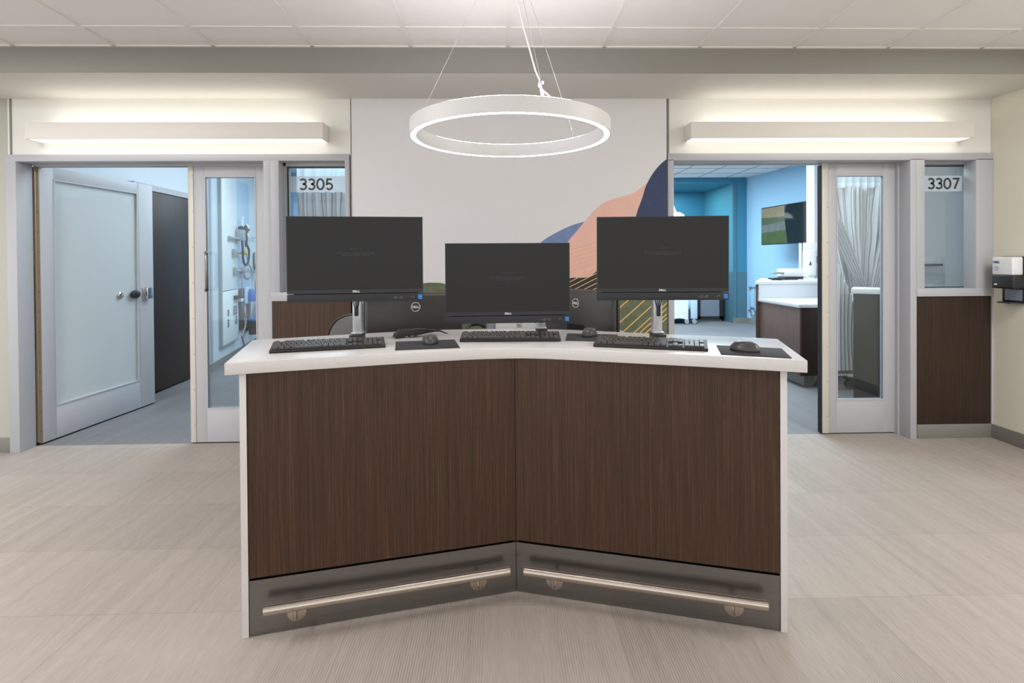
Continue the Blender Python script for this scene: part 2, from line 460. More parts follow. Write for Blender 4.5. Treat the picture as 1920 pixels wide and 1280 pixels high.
def numerals_mesh(txt, height, width, stroke, depth):
    # geometric figures drawn as constant-width strokes, facing -Y, centred on the origin
    def arc(cx, cz, rx, rz, a0, a1, n=22):
        return [(cx + rx * math.cos(math.radians(a0 + (a1 - a0) * k / n)), cz + rz * math.sin(math.radians(a0 + (a1 - a0) * k / n))) for k in range(n + 1)]
    G = {'0': [arc(.34, .5, .30, .46, 0, 360, 40)],
         '3': [arc(.28, .735, .25, .225, 152, -96), arc(.28, .285, .275, .245, 96, -152)],
         '5': [[(.53, .955), (.12, .955), (.09, .50)] + arc(.285, .305, .265, .265, 132, -148)],
         '7': [[(.02, .955), (.56, .955), (.18, .0)]]}
    W = {'0': .68, '3': .58, '5': .58, '7': .58}
    GAP = .17
    tot = sum(W[c] for c in txt) + GAP * (len(txt) - 1)
    sc = height; sx = width / tot
    mb = MB(); x = 0.0
    for c in txt:
        for path in G[c]:
            P = [Vector(((x + a) * sx - width / 2, (z_ - .5) * sc)) for a, z_ in path]
            closed = (P[0] - P[-1]).length < 1e-6
            L, Rr = [], []
            for i, q in enumerate(P):
                a = P[i - 1] if i else (P[-2] if closed else q); b_ = P[i + 1] if i < len(P) - 1 else (P[1] if closed else q)
                d1 = (q - a).normalized() if (q - a).length else (b_ - q).normalized()
                d2 = (b_ - q).normalized() if (b_ - q).length else d1
                n1, n2 = Vector((-d1.y, d1.x)), Vector((-d2.y, d2.x))
                m_ = (n1 + n2); m_ = m_.normalized() if m_.length > 1e-6 else n1
                k_ = stroke / 2 / max(0.45, m_.dot(n1))
                L.append(q + m_ * k_); Rr.append(q - m_ * k_)
            b = bmesh.new()
            vl = [[b.verts.new((v_.x, yy, v_.y)) for v_ in S_] for yy in (-depth / 2, depth / 2) for S_ in (L, Rr)]
            for i in range(len(P) - 1):
                b.faces.new((vl[0][i], vl[1][i], vl[1][i + 1], vl[0][i + 1])); b.faces.new((vl[2][i], vl[2][i + 1], vl[3][i + 1], vl[3][i]))
                b.faces.new((vl[0][i], vl[0][i + 1], vl[2][i + 1], vl[2][i])); b.faces.new((vl[1][i], vl[3][i], vl[3][i + 1], vl[1][i + 1]))
            mb._merge(b)
        x += W[c] + GAP
    return mb


def TR(x=0, y=0, z=0, rz=0, rx=0, ry=0):
    return Matrix.Translation((x, y, z)) @ Matrix.Rotation(rz, 4, 'Z') @ Matrix.Rotation(ry, 4, 'Y') @ Matrix.Rotation(rx, 4, 'X')


def copy_thing(o, loc, rotz, label):
    c = o.copy(); COL.objects.link(c); c.location = loc; c.rotation_euler = (0, 0, rotz); c['label'] = label
    for ch in o.children:
        d = ch.copy(); COL.objects.link(d); d.parent = c
        for g in ch.children:
            e = g.copy(); COL.objects.link(e); e.parent = d
    return c


# ------------------------------------------------------------------ setting: shell of the corridor
CEIL = 2.7103
struct('floor', MB().box(-7, 7, -4.5, 4.14, -0.1, 0), M['floor'], smooth=False)
struct('floor_patient_rooms', MB().box(-7, 9, 4.14, 13.2, -0.1, -0.0005), M['floor_room'], smooth=False)
struct('ceiling', MB().box(-7, 7, -4.5, 3.45, CEIL + 0.004, CEIL + 0.1), M['tile'], smooth=False)
g = MB()
X0, TW = 0.0684, 0.61
for k in range(-11, 12):
    x = X0 + TW * k
    g.box(x - 0.012, x + 0.012, -4.5, 3.438, CEIL - 0.002, CEIL + 0.006)
for k in range(0, 12):
    y = 3.159 - TW * k
    g.box(-7, 7, y - 0.012, y + 0.012, CEIL - 0.0018, CEIL + 0.006)
g.box(-7, 7, 3.43, 3.4495, CEIL - 0.002, CEIL + 0.006)
struct('trim_ceiling_grid', g, M['tbar'], smooth=False)
SOF = 2.5515
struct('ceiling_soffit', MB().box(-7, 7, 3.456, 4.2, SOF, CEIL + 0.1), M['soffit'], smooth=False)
struct('trim_soffit_shaded_face', MB().box(-7, 7, 3.45, 3.456, SOF, CEIL + 0.003), M['soffit_shaded'], smooth=False)  # thin darker skin carrying the painted shade of the soffit front

WY = 4.012
struct('wall_back_left_bay', MB().box(-3.53, -1.07, WY, 4.19, 2.14, SOF), M['wall'], smooth=False)
struct('wall_back_right_bay', MB().box(1.26, 3.72, WY, 4.19, 2.135, SOF), M['wall'], smooth=False)
struct('wall_back_left_end', MB().box(-7, -3.53, WY, 4.19, 0, SOF), M['wall_grey'], smooth=False)
struct('wall_back_centre', MB().box(-1.075, 1.255, WY, 4.19, 0, SOF), M['wall'], smooth=False)
struct('wall_right', MB().box(3.722, 3.9, -4.5, 4.19, 0, SOF + 0.3), M['wall_right'], smooth=False)
struct('trim_left_wall_reveal', MB().box(-3.512, -3.500, 4.006, 4.02, 2.147, SOF), M['base'], smooth=False)
struct('trim_centre_wall_reveal', MB().box(1.262, 1.272, 4.004, 4.02, 2.147, SOF), M['base'], smooth=False)
struct('trim_right_wall_guard', MB().box(3.7195, 3.7215, -4.5, 4.01, 0.1, 1.055), M['wall_right'], smooth=False)
struct('baseboard_left', MB().box(-7, -3.53, 4.0, WY, 0, 0.105, 0.002), M['base'])
struct('baseboard_back', MB().box(3.14, 3.72, 3.994, 4.006, 0, 0.105, 0.002), M['base'])
struct('baseboard_right', MB().box(3.710, 3.721, -4.5, 3.995, 0, 0.105, 0.002), M['base'])

# frames of the two bays
fr = MB()
fr.box(-3.531, -1.083, 3.99, 4.13, 2.098, 2.147, 0.002)
fr.box(-3.531, -3.46, 3.99, 4.13, 0, 2.10, 0.002)
fr.box(-3.53, -3.478, 4.13, 4.15, 0, 2.10)
fr.box(-3.445, -1.70, 4.115, 4.19, 2.085, 2.12)
fr.box(-1.703, -1.65, 3.99, 4.19, 0, 2.10, 0.002)
fr.box(-1.652, -1.592, 3.99, 4.19, 1.08, 2.10, 0.002)
fr.box(-1.114, -1.083, 3.99, 4.19, 1.08, 2.10, 0.002)
fr.box(-1.655, -1.083, 3.985, 4.19, 1.078, 1.142, 0.002)
fr.box(-1.60, -1.578, 4.085, 4.19, 1.14, 2.10)
fr.box(-1.60, -1.10, 4.085, 4.19, 2.075, 2.12)
struct('trim_1', fr, M['frame'])
fr = MB()
fr.box(1.26, 3.727, 3.99, 4.13, 2.092, 2.145, 0.002)
fr.box(1.26, 1.302, 3.99, 4.13, 0, 2.10, 0.002)
fr.box(1.302, 1.32, 4.11, 4.19, 0, 2.10)
fr.box(1.32, 3.09, 4.16, 4.19, 2.088, 2.12)
fr.box(3.086, 3.134, 3.99, 4.19, 0, 2.10, 0.002)
fr.box(3.134, 3.195, 3.99, 4.19, 1.07, 2.10, 0.002)
fr.box(3.07, 3.09, 4.10, 4.19, 0, 2.10)
fr.box(3.588, 3.721, 3.99, 4.10, 1.07, 2.10, 0.002)
fr.box(3.668, 3.721, 4.10, 4.19, 1.07, 2.10)
fr.box(3.134, 3.721, 3.985, 4.19, 1.07, 1.128, 0.002)
fr.box(3.195, 3.68, 4.09, 4.19, 2.078, 2.12)
fr.box(3.709, 3.721, 3.99, 4.19, 0.105, 1.07)
struct('trim_2', fr, M['frame'])
struct('wall_panel_left', MB().box(-1.655, -1.083, 3.996, 4.15, 0.0, 1.078), M['wood'], smooth=False)
struct('wall_panel_right', MB().box(3.135, 3.708, 3.996, 4.15, 0.108, 1.068), M['wood_deep'], smooth=False)

# sidelight windows
for n, x0, x1, z0, z1, num in ((1, -1.592, -1.114, 1.142, 2.098, '3305'), (2, 3.195, 3.668, 1.128, 2.092, '3307')):
    wr = sroot('window_%d' % n, 'tall clear sidelight pane reading %s in a grey steel frame' % num)
    mk('glass_pane', MB().box(x0, x1, 4.125, 4.133, z0, z1), M['glass'], wr, smooth=False)
    gk = MB()
    gl = x0 + 0.02 if n == 1 else x0
    gr = x1 if n == 1 else x1
    gk.box(gl, gr, 4.118, 4.124, z1 - 0.028, z1 - 0.02)
    if n == 1: gk.box(x0 + 0.012, x0 + 0.022, 4.118, 4.124, z0, z1)
    else: gk.box(x1 - 0.008, x1 + 0.001, 4.10, 4.124, z0, z1)
    gk.box(gl, gr, 4.118, 4.124, z0, z0 + 0.006)
    mk('gasket', gk, M['gasket'], wr, smooth=False)
    cx, zt = (-1.365, 1.945) if n == 1 else (3.447, 1.933)
    sg = thing('room_number_sign', ('taupe room number 3305 on a frosted band across the left sidelight glass' if n == 1 else
                                    'dark room number 3307 on a frosted band across the right sidelight glass'), 'room number', (cx, 4.121, zt))
    mk('frosted_band', MB().box((x0 + 0.024) - cx if n == 1 else x0 - cx, (x1 if n == 1 else x1 - 0.008) - cx, 0.0008, 0.0028, -0.06, 0.06), M['frost'], sg, smooth=False)
    mk('numerals', numerals_mesh(num, 0.082, 0.242, 0.0148, 0.0012), M['number'], sg, smooth=False)

# ------------------------------------------------------------------ doors
# swing door, open into the left room
dv = Vector((0.105, 1.165)).normalized(); dang = math.atan2(dv.y, dv.x)
d1 = sroot('door_1', 'grey swing door with a big glass pane, standing open into room 3305', (-3.440, 4.165, 0.012), dang)
W1, H1 = 1.17, 2.092
b = MB()
b.box(0, 0.118, 0, 0.045, 0, H1, 0.0015); b.box(0.975, 0.987, 0, 0.045, 0, H1)
b.box(0.118, 0.975, 0, 0.045, 0, 0.26, 0.0015); b.box(0.118, 0.975, 0, 0.045, 1.99, H1, 0.0015)
mk('door_frame', b, M['door'], d1)
mk('latch_stile', MB().box(0.990, W1, 0, 0.045, 0, H1, 0.0015), M['door'], d1)
mk('glass_pane', MB().box(0.118, 0.975, 0.018, 0.026, 0.26, 1.99), M['glass_door'], d1, smooth=False)
b = MB(); b.box(0.118, 0.128, -0.004, 0.0, 0.26, 1.99); b.box(0.965, 0.975, -0.004, 0.0, 0.26, 1.99); b.box(0.118, 0.975, -0.004, 0, 0.25, 0.26); b.box(0.118, 0.975, -0.004, 0, 1.99, 2.0)
mk('glazing_bead', b, M['door'], d1, smooth=False)
mk('bottom_seal', MB().box(0, W1, 0.006, 0.04, -0.010, 0.0), M['gasket'], d1, smooth=False)
b = MB(); b.box(1.02, 1.055, -0.02, 0.0, 1.00, 1.12, 0.003); b.box(1.025, 1.10, -0.05, -0.02, 1.01, 1.115, 0.006)
mk('lever_handle', b, M['chrome'], d1)['label'] = 'bright chrome latch handle'
b = MB(); b.lathe([(0, 0), (0.06, 0), (0.06, 0.01), (0.03, 0.018), (0, 0.02)], 24, TR(0.93, -0.001, 1.06, 0, PI / 2) @ Matrix.Diagonal((1.0, 0.62, 1, 1)))
mk('escutcheon_reflection', b, M['bezel'], d1)['label'] = 'dark oval reflection of the latch plate'  # solid oval stands in for a reflection in the door glass
b = MB(); b.lathe([(0, 0), (0.03, 0), (0.03, 0.012), (0.022, 0.02), (0.014, 0.02), (0.012, 0.014), (0, 0.014)], 24, TR(0.77, 0.016, 1.06, 0, PI / 2))
mk('thumb_turn_reflection', b, M['chrome'], d1)  # disc on the pane stands in for reflected latch hardware
b = MB(); b.box(-3.490, -3.472, 4.151, 4.156, 0.02, 2.085); b.box(-3.462, -3.440, 4.158, 4.163, 0.012, 2.095)
b.tube([(-3.472, 4.156, 0.02), (-3.472, 4.156, 2.085)], 0.006, 8); b.tube([(-3.463, 4.158, 0.02), (-3.463, 4.158, 2.085)], 0.005, 8)
hg = struct('trim_door_hinge', b, M['hinge'], label='bronze continuous gear hinge down the left door jamb')
b = MB()
for i in range(14):
    z = 0.1 + i * 0.15
    for x in (-3.487, -3.481): b.box(x - 0.0018, x + 0.0018, 4.1495, 4.1512, z - 0.002, z + 0.002)
    for x in (-3.453, -3.446): b.box(x - 0.0018, x + 0.0018, 4.1565, 4.1582, z - 0.002, z + 0.002)
for i in range(60):
    b.box(-3.4765, -3.469, 4.1495, 4.1505, 0.72 + i * 0.0105, 0.724 + i * 0.0105)
mk('screw', b, M['black'], hg, smooth=False)


def slide_door(n, x0, x1, gx0, gx1, gz0, gz1, y, handle, label, ztop, strip_w):
    r = sroot('door_%d' % n, label, (x0, y, 0.008))
    wd, ht = x1 - x0, ztop - 0.008
    a, c = gx0 - x0, gx1 - x0
    b = MB()
    b.box(strip_w + 0.002, a, 0, 0.045, 0, ht, 0.0012); b.box(c, wd, 0, 0.045, 0, ht, 0.0012)
    b.box(a, c, 0, 0.045, 0, gz0, 0.0012); b.box(a, c, 0, 0.045, gz1, ht, 0.0012)
    mk('door_frame', b, M['door'], r)
    e = mk('edge_strip', MB().box(0, strip_w, -0.003, 0.045, 0, ht, 0.0012), M['edge'], r)
    e['label'] = 'beige edge strip with screws'
    s = MB()
    for i in range(8):
        z = 0.13 + i * (ht - 0.2) / 7
        s.lathe([(0, 0), (0.004, 0), (0.004, 0.0015), (0, 0.002)], 8, TR(strip_w * 0.8, -0.003, z, 0, PI / 2))
    mk('screw', s, M['hinge'], e)
    mk('glass_pane', MB().box(a, c, 0.02, 0.028, gz0, gz1), M['glass'], r, smooth=False)
    s = MB(); s.box(a, a + 0.008, -0.003, 0, gz0, gz1); s.box(c - 0.008, c, -0.003, 0, gz0, gz1); s.box(a, c, -0.003, 0, gz0 - 0.008, gz0); s.box(a, c, -0.003, 0, gz1, gz1 + 0.008)
    mk('glazing_bead', s, M['door'], r, smooth=False)
    if handle:
        hx = handle - x0
        mk('pull_handle', MB().tube([(hx - 0.02, 0.0, 1.425), (hx - 0.014, -0.03, 1.428), (hx, -0.045, 1.41), (hx, -0.047, 1.29), (hx, -0.045, 1.165), (hx - 0.014, -0.03, 1.147), (hx - 0.02, 0.0, 1.15)], 0.011, 10), M['kick'], r)
    mk('bottom_seal', MB().box(0.01, wd, 0.008, 0.04, -0.006, 0), M['gasket'], r, smooth=False)
    return r


slide_door(2, -2.325, -1.70, -2.204, -1.822, 0.258, 1.995, 4.14, -2.172, 'narrow grey sliding door leaf beside the open doorway of room 3305', 2.087, 0.039)
d3 = slide_door(3, 2.498, 3.074, 2.611, 2.984, 0.258, 1.987, 4.13, None, 'narrow grey sliding door leaf with a striped curtain behind its glass', 2.092, 0.05)
mk('meeting_gasket', MB().box(-0.012, 0.0, 0.004, 0.04, 0, 2.07), M['gasket'], d3, smooth=False)

# ------------------------------------------------------------------ wall lamps
def wall_lamp(x0, x1, label):
    cx = (x0 + x1) / 2; h = (x1 - x0) / 2
    t = thing('linear_wall_lamp', label, 'wall lamp', (cx, 4.008, 2.232), 0, 'linear wall lamps above the doors')
    b = MB(); b.box(-h, h, -0.138, -0.128, 0, 0.116, 0.001); b.box(-h, -h + 0.012, -0.13, 0, 0, 0.116, 0.001); b.box(h - 0.012, h, -0.13, 0, 0, 0.116, 0.001)
    b.box(-h + 0.012, h - 0.012, -0.128, -0.004, 0.045, 0.06)
    mk('housing', b, M['fixture'], t)
    mk('lower_diffuser', MB().box(-h + 0.012, h - 0.012, -0.128, -0.004, 0.002, 0.006), M['glow_wall'], t, smooth=False)
    mk('upper_diffuser', MB().box(-h + 0.10, h - 0.10, -0.124, -0.006, 0.098, 0.104), M['glow_wall_up'], t, smooth=False)


wall_lamp(-3.29, -1.232, 'long white linear wall lamp above the doorway of room 3305')
wall_lamp(1.388, 3.467, 'long white linear wall lamp above the doorway of room 3307')

# ------------------------------------------------------------------ ring pendant
RC = Vector((0.0537, 2.3237)); RR, RI, RZ0, RZ1 = 0.4225, 0.392, 1.8866, 1.945
t = thing('ring_pendant_lamp', 'white lit ring pendant lamp hanging on thin cables over the desk', 'pendant lamp', (RC.x, RC.y, RZ0))
H = RZ1 - RZ0
b = MB(); b.lathe([(RR, 0), (RR, H), (RR - 0.004, H), (RR - 0.004, 0.004), (RR - 0.004, 0), (RR, 0)], 128)
b.lathe([(RI, 0), (RI + 0.004, 0), (RI + 0.004, H), (RI, H), (RI, 0)], 128)
b.lathe([(RI + 0.004, H * .55), (RR - 0.004, H * .55), (RR - 0.004, H * .6), (RI + 0.004, H * .6), (RI + 0.004, H * .55)], 128)
mk('ring_housing', b, M['ringpaint'], t)
mk('lower_diffuser', MB().lathe([(RI + 0.004, 0.001), (RR - 0.004, 0.001), (RR - 0.004, 0.004), (RI + 0.004, 0.004), (RI + 0.004, 0.001)], 128), M['glow'], t)
mk('upper_diffuser', MB().lathe([(RI + 0.004, H - 0.002), (RR - 0.004, H - 0.002), (RR - 0.004, H + 0.0015), (RI + 0.004, H + 0.0015), (RI + 0.004, H - 0.002)], 128), M['glow_up'], t)
TOPZ = CEIL - RZ0 - 0.012
b = MB(); b.lathe([(0, 0), (0.07, 0), (0.075, 0.004), (0.075, 0.016), (0, 0.016)], 32, TR(0, 0, TOPZ - 0.004))
mk('canopy', b, M['white_plastic'], t)
for a in ((-0.377, 0.05), (0.30, 0.258)):
    v = Vector((a[0], a[1])).normalized() * (RR + RI) / 2
    mk('suspension_cable', MB().tube([(v.x * .08, v.y * .08, TOPZ), (v.x, v.y, H + 0.02)], 0.0011, 6), M['silver'], t)
    mk('cable_clip', MB().tube([(v.x, v.y, H - 0.002), (v.x * .985, v.y * .985, H + 0.02), (v.x * .97, v.y * .97, H + 0.045)], [0.005, 0.004, 0.002], 8), M['chrome'], t)
v = Vector((0.110, -0.392))
mk('suspension_cable', MB().tube([(v.x * .08, v.y * .08, TOPZ), (v.x, v.y, H + 0.02)], 0.0011, 6), M['silver'], t)
mk('power_cord', MB().tube([(v.x * .05 - 0.01, v.y * .05, TOPZ), (v.x * .5 - 0.008, v.y * .5, TOPZ * .5), (v.x * .86 - 0.008, v.y * .86, H + 0.115), (v.x * .93 - 0.002, v.y * .93, H + 0.07), (v.x * .9 - 0.004, v.y * .97, H + 0.045), (v.x * 1.03 + 0.02, v.y, H + 0.004)], 0.0032, 8), M['white_plastic'], t)
mk('cable_clip', MB().tube([(v.x, v.y, H - 0.002), (v.x * .96, v.y * .96, H + 0.03), (v.x * .93, v.y * .93, H + 0.06)], [0.006, 0.006, 0.004], 8).lathe([(0, 0), (0.006, 0.002), (0.006, 0.01), (0, 0.012)], 10, TR(v.x * .92 + 0.008, v.y * .92, H + 0.062, 0, PI / 2)), M['white_plastic'], t)

# ------------------------------------------------------------------ hand sanitiser dispenser on the right wall
t = thing('sanitizer_dispenser', 'black hand sanitiser dispenser with a clear refill on the beige right wall', 'dispenser', (3.7205, 3.815, 1.03), -PI / 2)
# local: x along the wall (towards the viewer = +x), -y out of the wall
b = MB(); b.box(-0.085, 0.085, -0.018, 0, 0.0, 0.335, 0.005)
mk('back_plate', b, M['black'], t)
b = MB(); b.box(-0.088, 0.088, -0.10, -0.016, 0.105, 0.205, 0.014, 3)
mk('pump_housing', b, M['black'], t)
b = MB(); b.box(-0.082, 0.078, -0.098, -0.018, 0.203, 0.332, 0.009, 3)
rf = mk('refill_cartridge', b, M['label_clear'], t); rf['label'] = 'translucent white refill with blue lettering'
b = MB(); b.mesh(text_mesh('PURELL', 0.016, 0.0006, 0.03, 0.05), TR(-0.045, -0.0992, 0.295))
for zz, hw_ in ((0.262, 0.012), (0.252, 0.022), (0.238, 0.016)): b.box(-0.045 - hw_, -0.045 + hw_, -0.0989, -0.0979, zz - 0.0015, zz + 0.0015)
mk('lettering', b, M['purple'], rf, smooth=False)
mk('emblem', MB().prism([(-0.062, 0.130), (-0.056, 0.130), (-0.051, 0.140), (-0.057, 0.140)], 0.1, 0.1008, mtx=Matrix.Rotation(PI / 2, 4, 'X')).prism([(-0.056, 0.130), (-0.040, 0.130), (-0.036, 0.140), (-0.051, 0.140)], 0.1, 0.1008, mtx=Matrix.Rotation(PI / 2, 4, 'X')), M['logo'], t, smooth=False)
mk('splash_plate', MB().box(-0.06, 0.07, -0.022, -0.0185, 0.02, 0.10), M['smoke'], t, smooth=False)
b = MB(); b.prism([(-0.075, -0.018), (0.08, -0.018), (0.08, -0.05), (0.05, -0.09), (-0.05, -0.09), (-0.075, -0.06)], 0.0, 0.008, 0.002)
mk('drip_tray', b, M['black'], t)

# ------------------------------------------------------------------ wall mural
t = thing('wall_mural', 'abstract mountain mural in navy, peach and green with gold lines on the centre wall', 'mural', (0, 4.0115, 0))


def flat(poly, y0, y1):      # polygon in (x, z) set on the wall, between depths y0 and y1 in front of it
    return MB().prism([(x, z) for x, z in poly], y0, y1, mtx=Matrix.Rotation(PI / 2, 4, 'X'))


b = MB(); b.box(-1.062, 0.112, -0.0115, -0.001, 0.0, SOF); b.box(0.1124, 1.252, -0.0115, -0.001, 0.0, SOF)
mk('wall_covering', b, M['m_bg'], t, smooth=False)


def spline(pts, n=8):
    out = []
    for i in range(len(pts) - 1):
        p0, p1, p2, p3 = pts[max(i - 1, 0)], pts[i], pts[i + 1], pts[min(i + 2, len(pts) - 1)]
        for k in range(n):
            u = k / n
            out.append(tuple(0.5 * (2 * p1[j] + (p2[j] - p0[j]) * u + (2 * p0[j] - 5 * p1[j] + 4 * p2[j] - p3[j]) * u * u + (3 * p1[j] - p0[j] - 3 * p2[j] + p3[j]) * u ** 3) for j in (0, 1)))
    out.append(pts[-1])
    return out


blue = spline([(0.18, 1.33), (0.24, 1.42), (0.33, 1.507), (0.433, 1.568), (0.54, 1.617), (0.66, 1.652)]) + [(0.74, 1.60), (0.74, 1.2), (0.18, 1.2)]
mk('blue_hill', flat(blue, 0.0115, 0.0122), M['m_blue'], t, smooth=False)
peach = spline([(0.40, 1.20), (0.46, 1.38), (0.519, 1.502), (0.58, 1.575), (0.655, 1.665), (0.738, 1.752), (0.822, 1.802), (0.929, 1.832), (1.012, 1.860), (1.106, 1.93), (1.16, 1.97)]) + [(1.251, 1.98), (1.251, 1.05), (0.40, 1.05)]
mk('peach_hill', flat(peach, 0.0122, 0.0128), M['m_peach'], t, smooth=False)
navy = spline([(0.90, 1.10), (0.955, 1.40), (1.02, 1.68), (1.068, 1.818), (1.096, 1.905), (1.136, 1.98), (1.176, 2.035), (1.215, 2.075), (1.251, 2.104)]) + [(1.251, 0.9), (0.90, 0.9)]
mk('navy_peak', flat(navy, 0.0128, 0.0134), M['m_navy'], t, smooth=False)
dark = spline([(0.35, 1.16), (0.45, 1.205), (0.525, 1.229), (0.60, 1.231), (0.672, 1.238), (0.728, 1.281), (0.80, 1.345), (0.90, 1.39), (1.05, 1.36)]) + [(1.251, 1.30), (1.251, 0.7), (0.35, 0.7)]
mk('charcoal_hill', flat(dark, 0.0134, 0.014), M['m_dark'], t, smooth=False)
green = spline([(-1.06, 1.02), (-0.85, 1.12), (-0.68, 1.185), (-0.555, 1.200), (-0.47, 1.203), (-0.391, 1.192), (-0.2, 1.12), (0.0, 1.02), (0.2, 0.92)]) + [(0.2, 0.4), (-1.06, 0.4)]
mk('green_hill', flat(green, 0.0122, 0.0128), M['m_green'], t, smooth=False)
green2 = spline([(0.55, 0.95), (0.66, 1.04), (0.80, 1.11), (0.95, 1.14), (1.10, 1.12), (1.251, 1.08)]) + [(1.251, 0.55), (0.55, 0.55)]
mk('green_hill', flat(green2, 0.014, 0.0146), M['m_green'], t, smooth=False)
grey = [(0.55, 0.99), (0.70, 0.93), (0.821, 0.878), (0.928, 0.828), (1.05, 0.72), (1.05, 0.5), (0.55, 0.5)]
mk('grey_slope', flat(grey, 0.0146, 0.0152), M['m_grey'], t, smooth=False)


def strip(p, q, wd, y0, y1):
    d = Vector((q[0] - p[0], q[1] - p[1])).normalized(); nn = Vector((-d.y, d.x)) * wd / 2
    return [(p[0] - nn.x, p[1] - nn.y), (q[0] - nn.x, q[1] - nn.y), (q[0] + nn.x, q[1] + nn.y), (p[0] + nn.x, p[1] + nn.y)]


RX = Matrix.Rotation(PI / 2, 4, 'X')
b = MB()
for i in range(8):          # gold lines on the charcoal hill, left end, right end
    z = 1.208 - i * 0.036
    b.prism(strip((0.50, z - 0.02), (0.74 + 0.0, z + 0.118 - 0.02), 0.005, 0, 0), 0.014, 0.0146, mtx=RX)
gx = mk('gold_line', b, M['m_gold'], t, smooth=False); gx['kind'] = 'stuff'
b = MB()
for c in (1.98, 1.90, 1.815, 1.765, 1.72, 1.685, 1.65):   # x + ... diagonal lines over the green hill
    pass
for i, c in enumerate((0.145, 0.035, -0.055, -0.135, -0.175, -0.215, -0.245)):
    xa = max(0.60, 0.83 - max(0, (0.0)))
    b.prism(strip((0.60, 0.60 + c + 0.0), (1.25, 0.60 + c + 0.575), 0.008, 0, 0), 0.0152, 0.0158, mtx=RX)
gx = mk('gold_line', b, M['m_gold'], t, smooth=False); gx['kind'] = 'stuff'
b = MB()
for i in range(6):
    z = 1.285 + i * 0.031
    pts = [(0.46, z - 0.03), (0.56, z + 0.005), (0.66, z + 0.035), (0.74, z + 0.05), (0.88, z + 0.085)]
    for p_, q_ in zip(pts, pts[1:]): b.prism(strip(p_, q_, 0.004, 0, 0), 0.0128, 0.0133, mtx=RX)
gx = mk('pale_gold_line', b, M['m_gold2'], t, smooth=False); gx['kind'] = 'stuff'

# ------------------------------------------------------------------ the nurses' desk
A, V, C = Vector((-0.918, 1.992)), Vector((0.064, 2.23)), Vector((1.024, 1.954))
desk = thing('reception_desk', 'v-shaped dark wood reception desk with a white quartz top and steel foot rails', 'desk', (0.064, 2.23, 0))
O = V


def loc2(p): return (p[0] - O.x, p[1] - O.y)


def panel(name, p, q, back, z0, z1, m, bev=0.0):
    d = (q - p).normalized(); n = Vector((-d.y, d.x)) * back
    return mk(name, MB().prism([loc2(p), loc2(q), loc2(q + n), loc2(p + n)], z0, z1, bev), m, desk, smooth=False)


gap = 0.0012
for p, q in ((A, V), (V, C)):
    d = (q - p).normalized(); n = Vector((-d.y, d.x))
    panel('wood_panel', p + d * gap, q - d * gap, 0.02, 0.213, 0.9645, M['wood'])
    k = panel('kick_plate', p + d * gap, q - d * gap, 0.02, 0.002, 0.204, M['kick'])
    k['label'] = 'brushed steel kick plate'
    bk = panel('core_board', p + n * 0.021, q + n * 0.021, 0.02, 0.002, 0.96, M['black_gap'])
for p, q in ((A, A + Vector((-0.0225, -0.0085))), (C, C + Vector((0.022, -0.0105)))):
    dd = (V - A).normalized() if p is A else (C - V).normalized()
    n = Vector((-dd.y, dd.x)); o_ = Vector(q - p)
    base0 = p + (o_ * 0.06)
    # rectangular slab in plan, front edge a little proud of the wood
    u = -dd if p is A else dd
    f0 = p + u * 0.0015 - n * 0.004
    poly = [f0, f0 + u * 0.0225, f0 + u * 0.0225 + n * 0.56, f0 + n * 0.56]
    e = mk('end_panel', MB().prism([loc2(v_) for v_ in poly], 0.0, 0.9645, 0.001), M['quartz'], desk)
    e['label'] = 'white quartz end slab'
front = [(-0.975, 1.948), (-0.847, 1.990), (-0.672, 2.040), (-0.486, 2.095), (-0.288, 2.150), (-0.15, 2.185), (-0.05, 2.203), (0.04, 2.211), (0.10, 2.210), (0.18, 2.194), (0.266, 2.169), (0.464, 2.097), (0.721, 2.008), (0.891, 1.945), (1.080, 1.872)]
backp = [(1.236, 2.375), (1.091, 2.450), (0.799, 2.560), (0.621, 2.640), (0.48, 2.71), (0.341, 2.765), (0.20, 2.80), (0.09, 2.815), (-0.10, 2.822), (-0.265, 2.815), (-0.42, 2.785), (-0.552, 2.742), (-0.769, 2.660), (-0.95, 2.590), (-1.129, 2.512)]
mk('countertop', MB().prism([loc2(v_) for v_ in front + backp], 0.9655, 1.01, 0.0035, 3), M['quartz'], desk)['label'] = 'speckled white quartz top'
mk('seam_light_block', MB().box(-0.012, 0.012, 0.004, 0.05, 0.002, 0.964), M['black_gap'], desk, smooth=False)  # black filler added behind the panel seam to stop light leaking through
# foot rails
for p, q, n, brk in (((-0.849, 1.952), (0.035, 2.167), (0.2363, -0.9717), ((-0.76, 2.03), (-0.091, 2.193))),
                     ((0.095, 2.164), (0.959, 1.915), (-0.2763, -0.9611), ((0.219, 2.186), (0.871, 1.998)))):
    r = mk('foot_rail', MB().tube([(*loc2(p), 0.121), (*loc2(q), 0.121)], 0.0175, 20), M['rail'], desk)
    r['label'] = 'brushed steel tube foot rail'
    for bx, by in brk:
        bp_ = Vector(loc2((bx, by))); nn = Vector(n); ang = math.atan2(nn.y, nn.x)
        b = MB()
        b.lathe([(0, 0), (0.034, 0), (0.034, 0.004), (0.022, 0.006), (0, 0.006)], 28, Matrix.Translation((bp_.x, bp_.y, 0.066)) @ Matrix.Rotation(ang, 4, 'Z') @ Matrix.Rotation(PI / 2, 4, 'Y'))
        pa = [(0.004, 0.062), (0.03, 0.06), (0.048, 0.07), (0.055, 0.09), (0.055, 0.108)]
        b.tube([(bp_.x + nn.x * s_, bp_.y + nn.y * s_, z_) for s_, z_ in pa], 0.007, 10)
        mk('rail_bracket', b, M['rail'], r)

# ------------------------------------------------------------------ monitors on the desk
TOP = 1.01
MW, MH = 0.54, 0.347


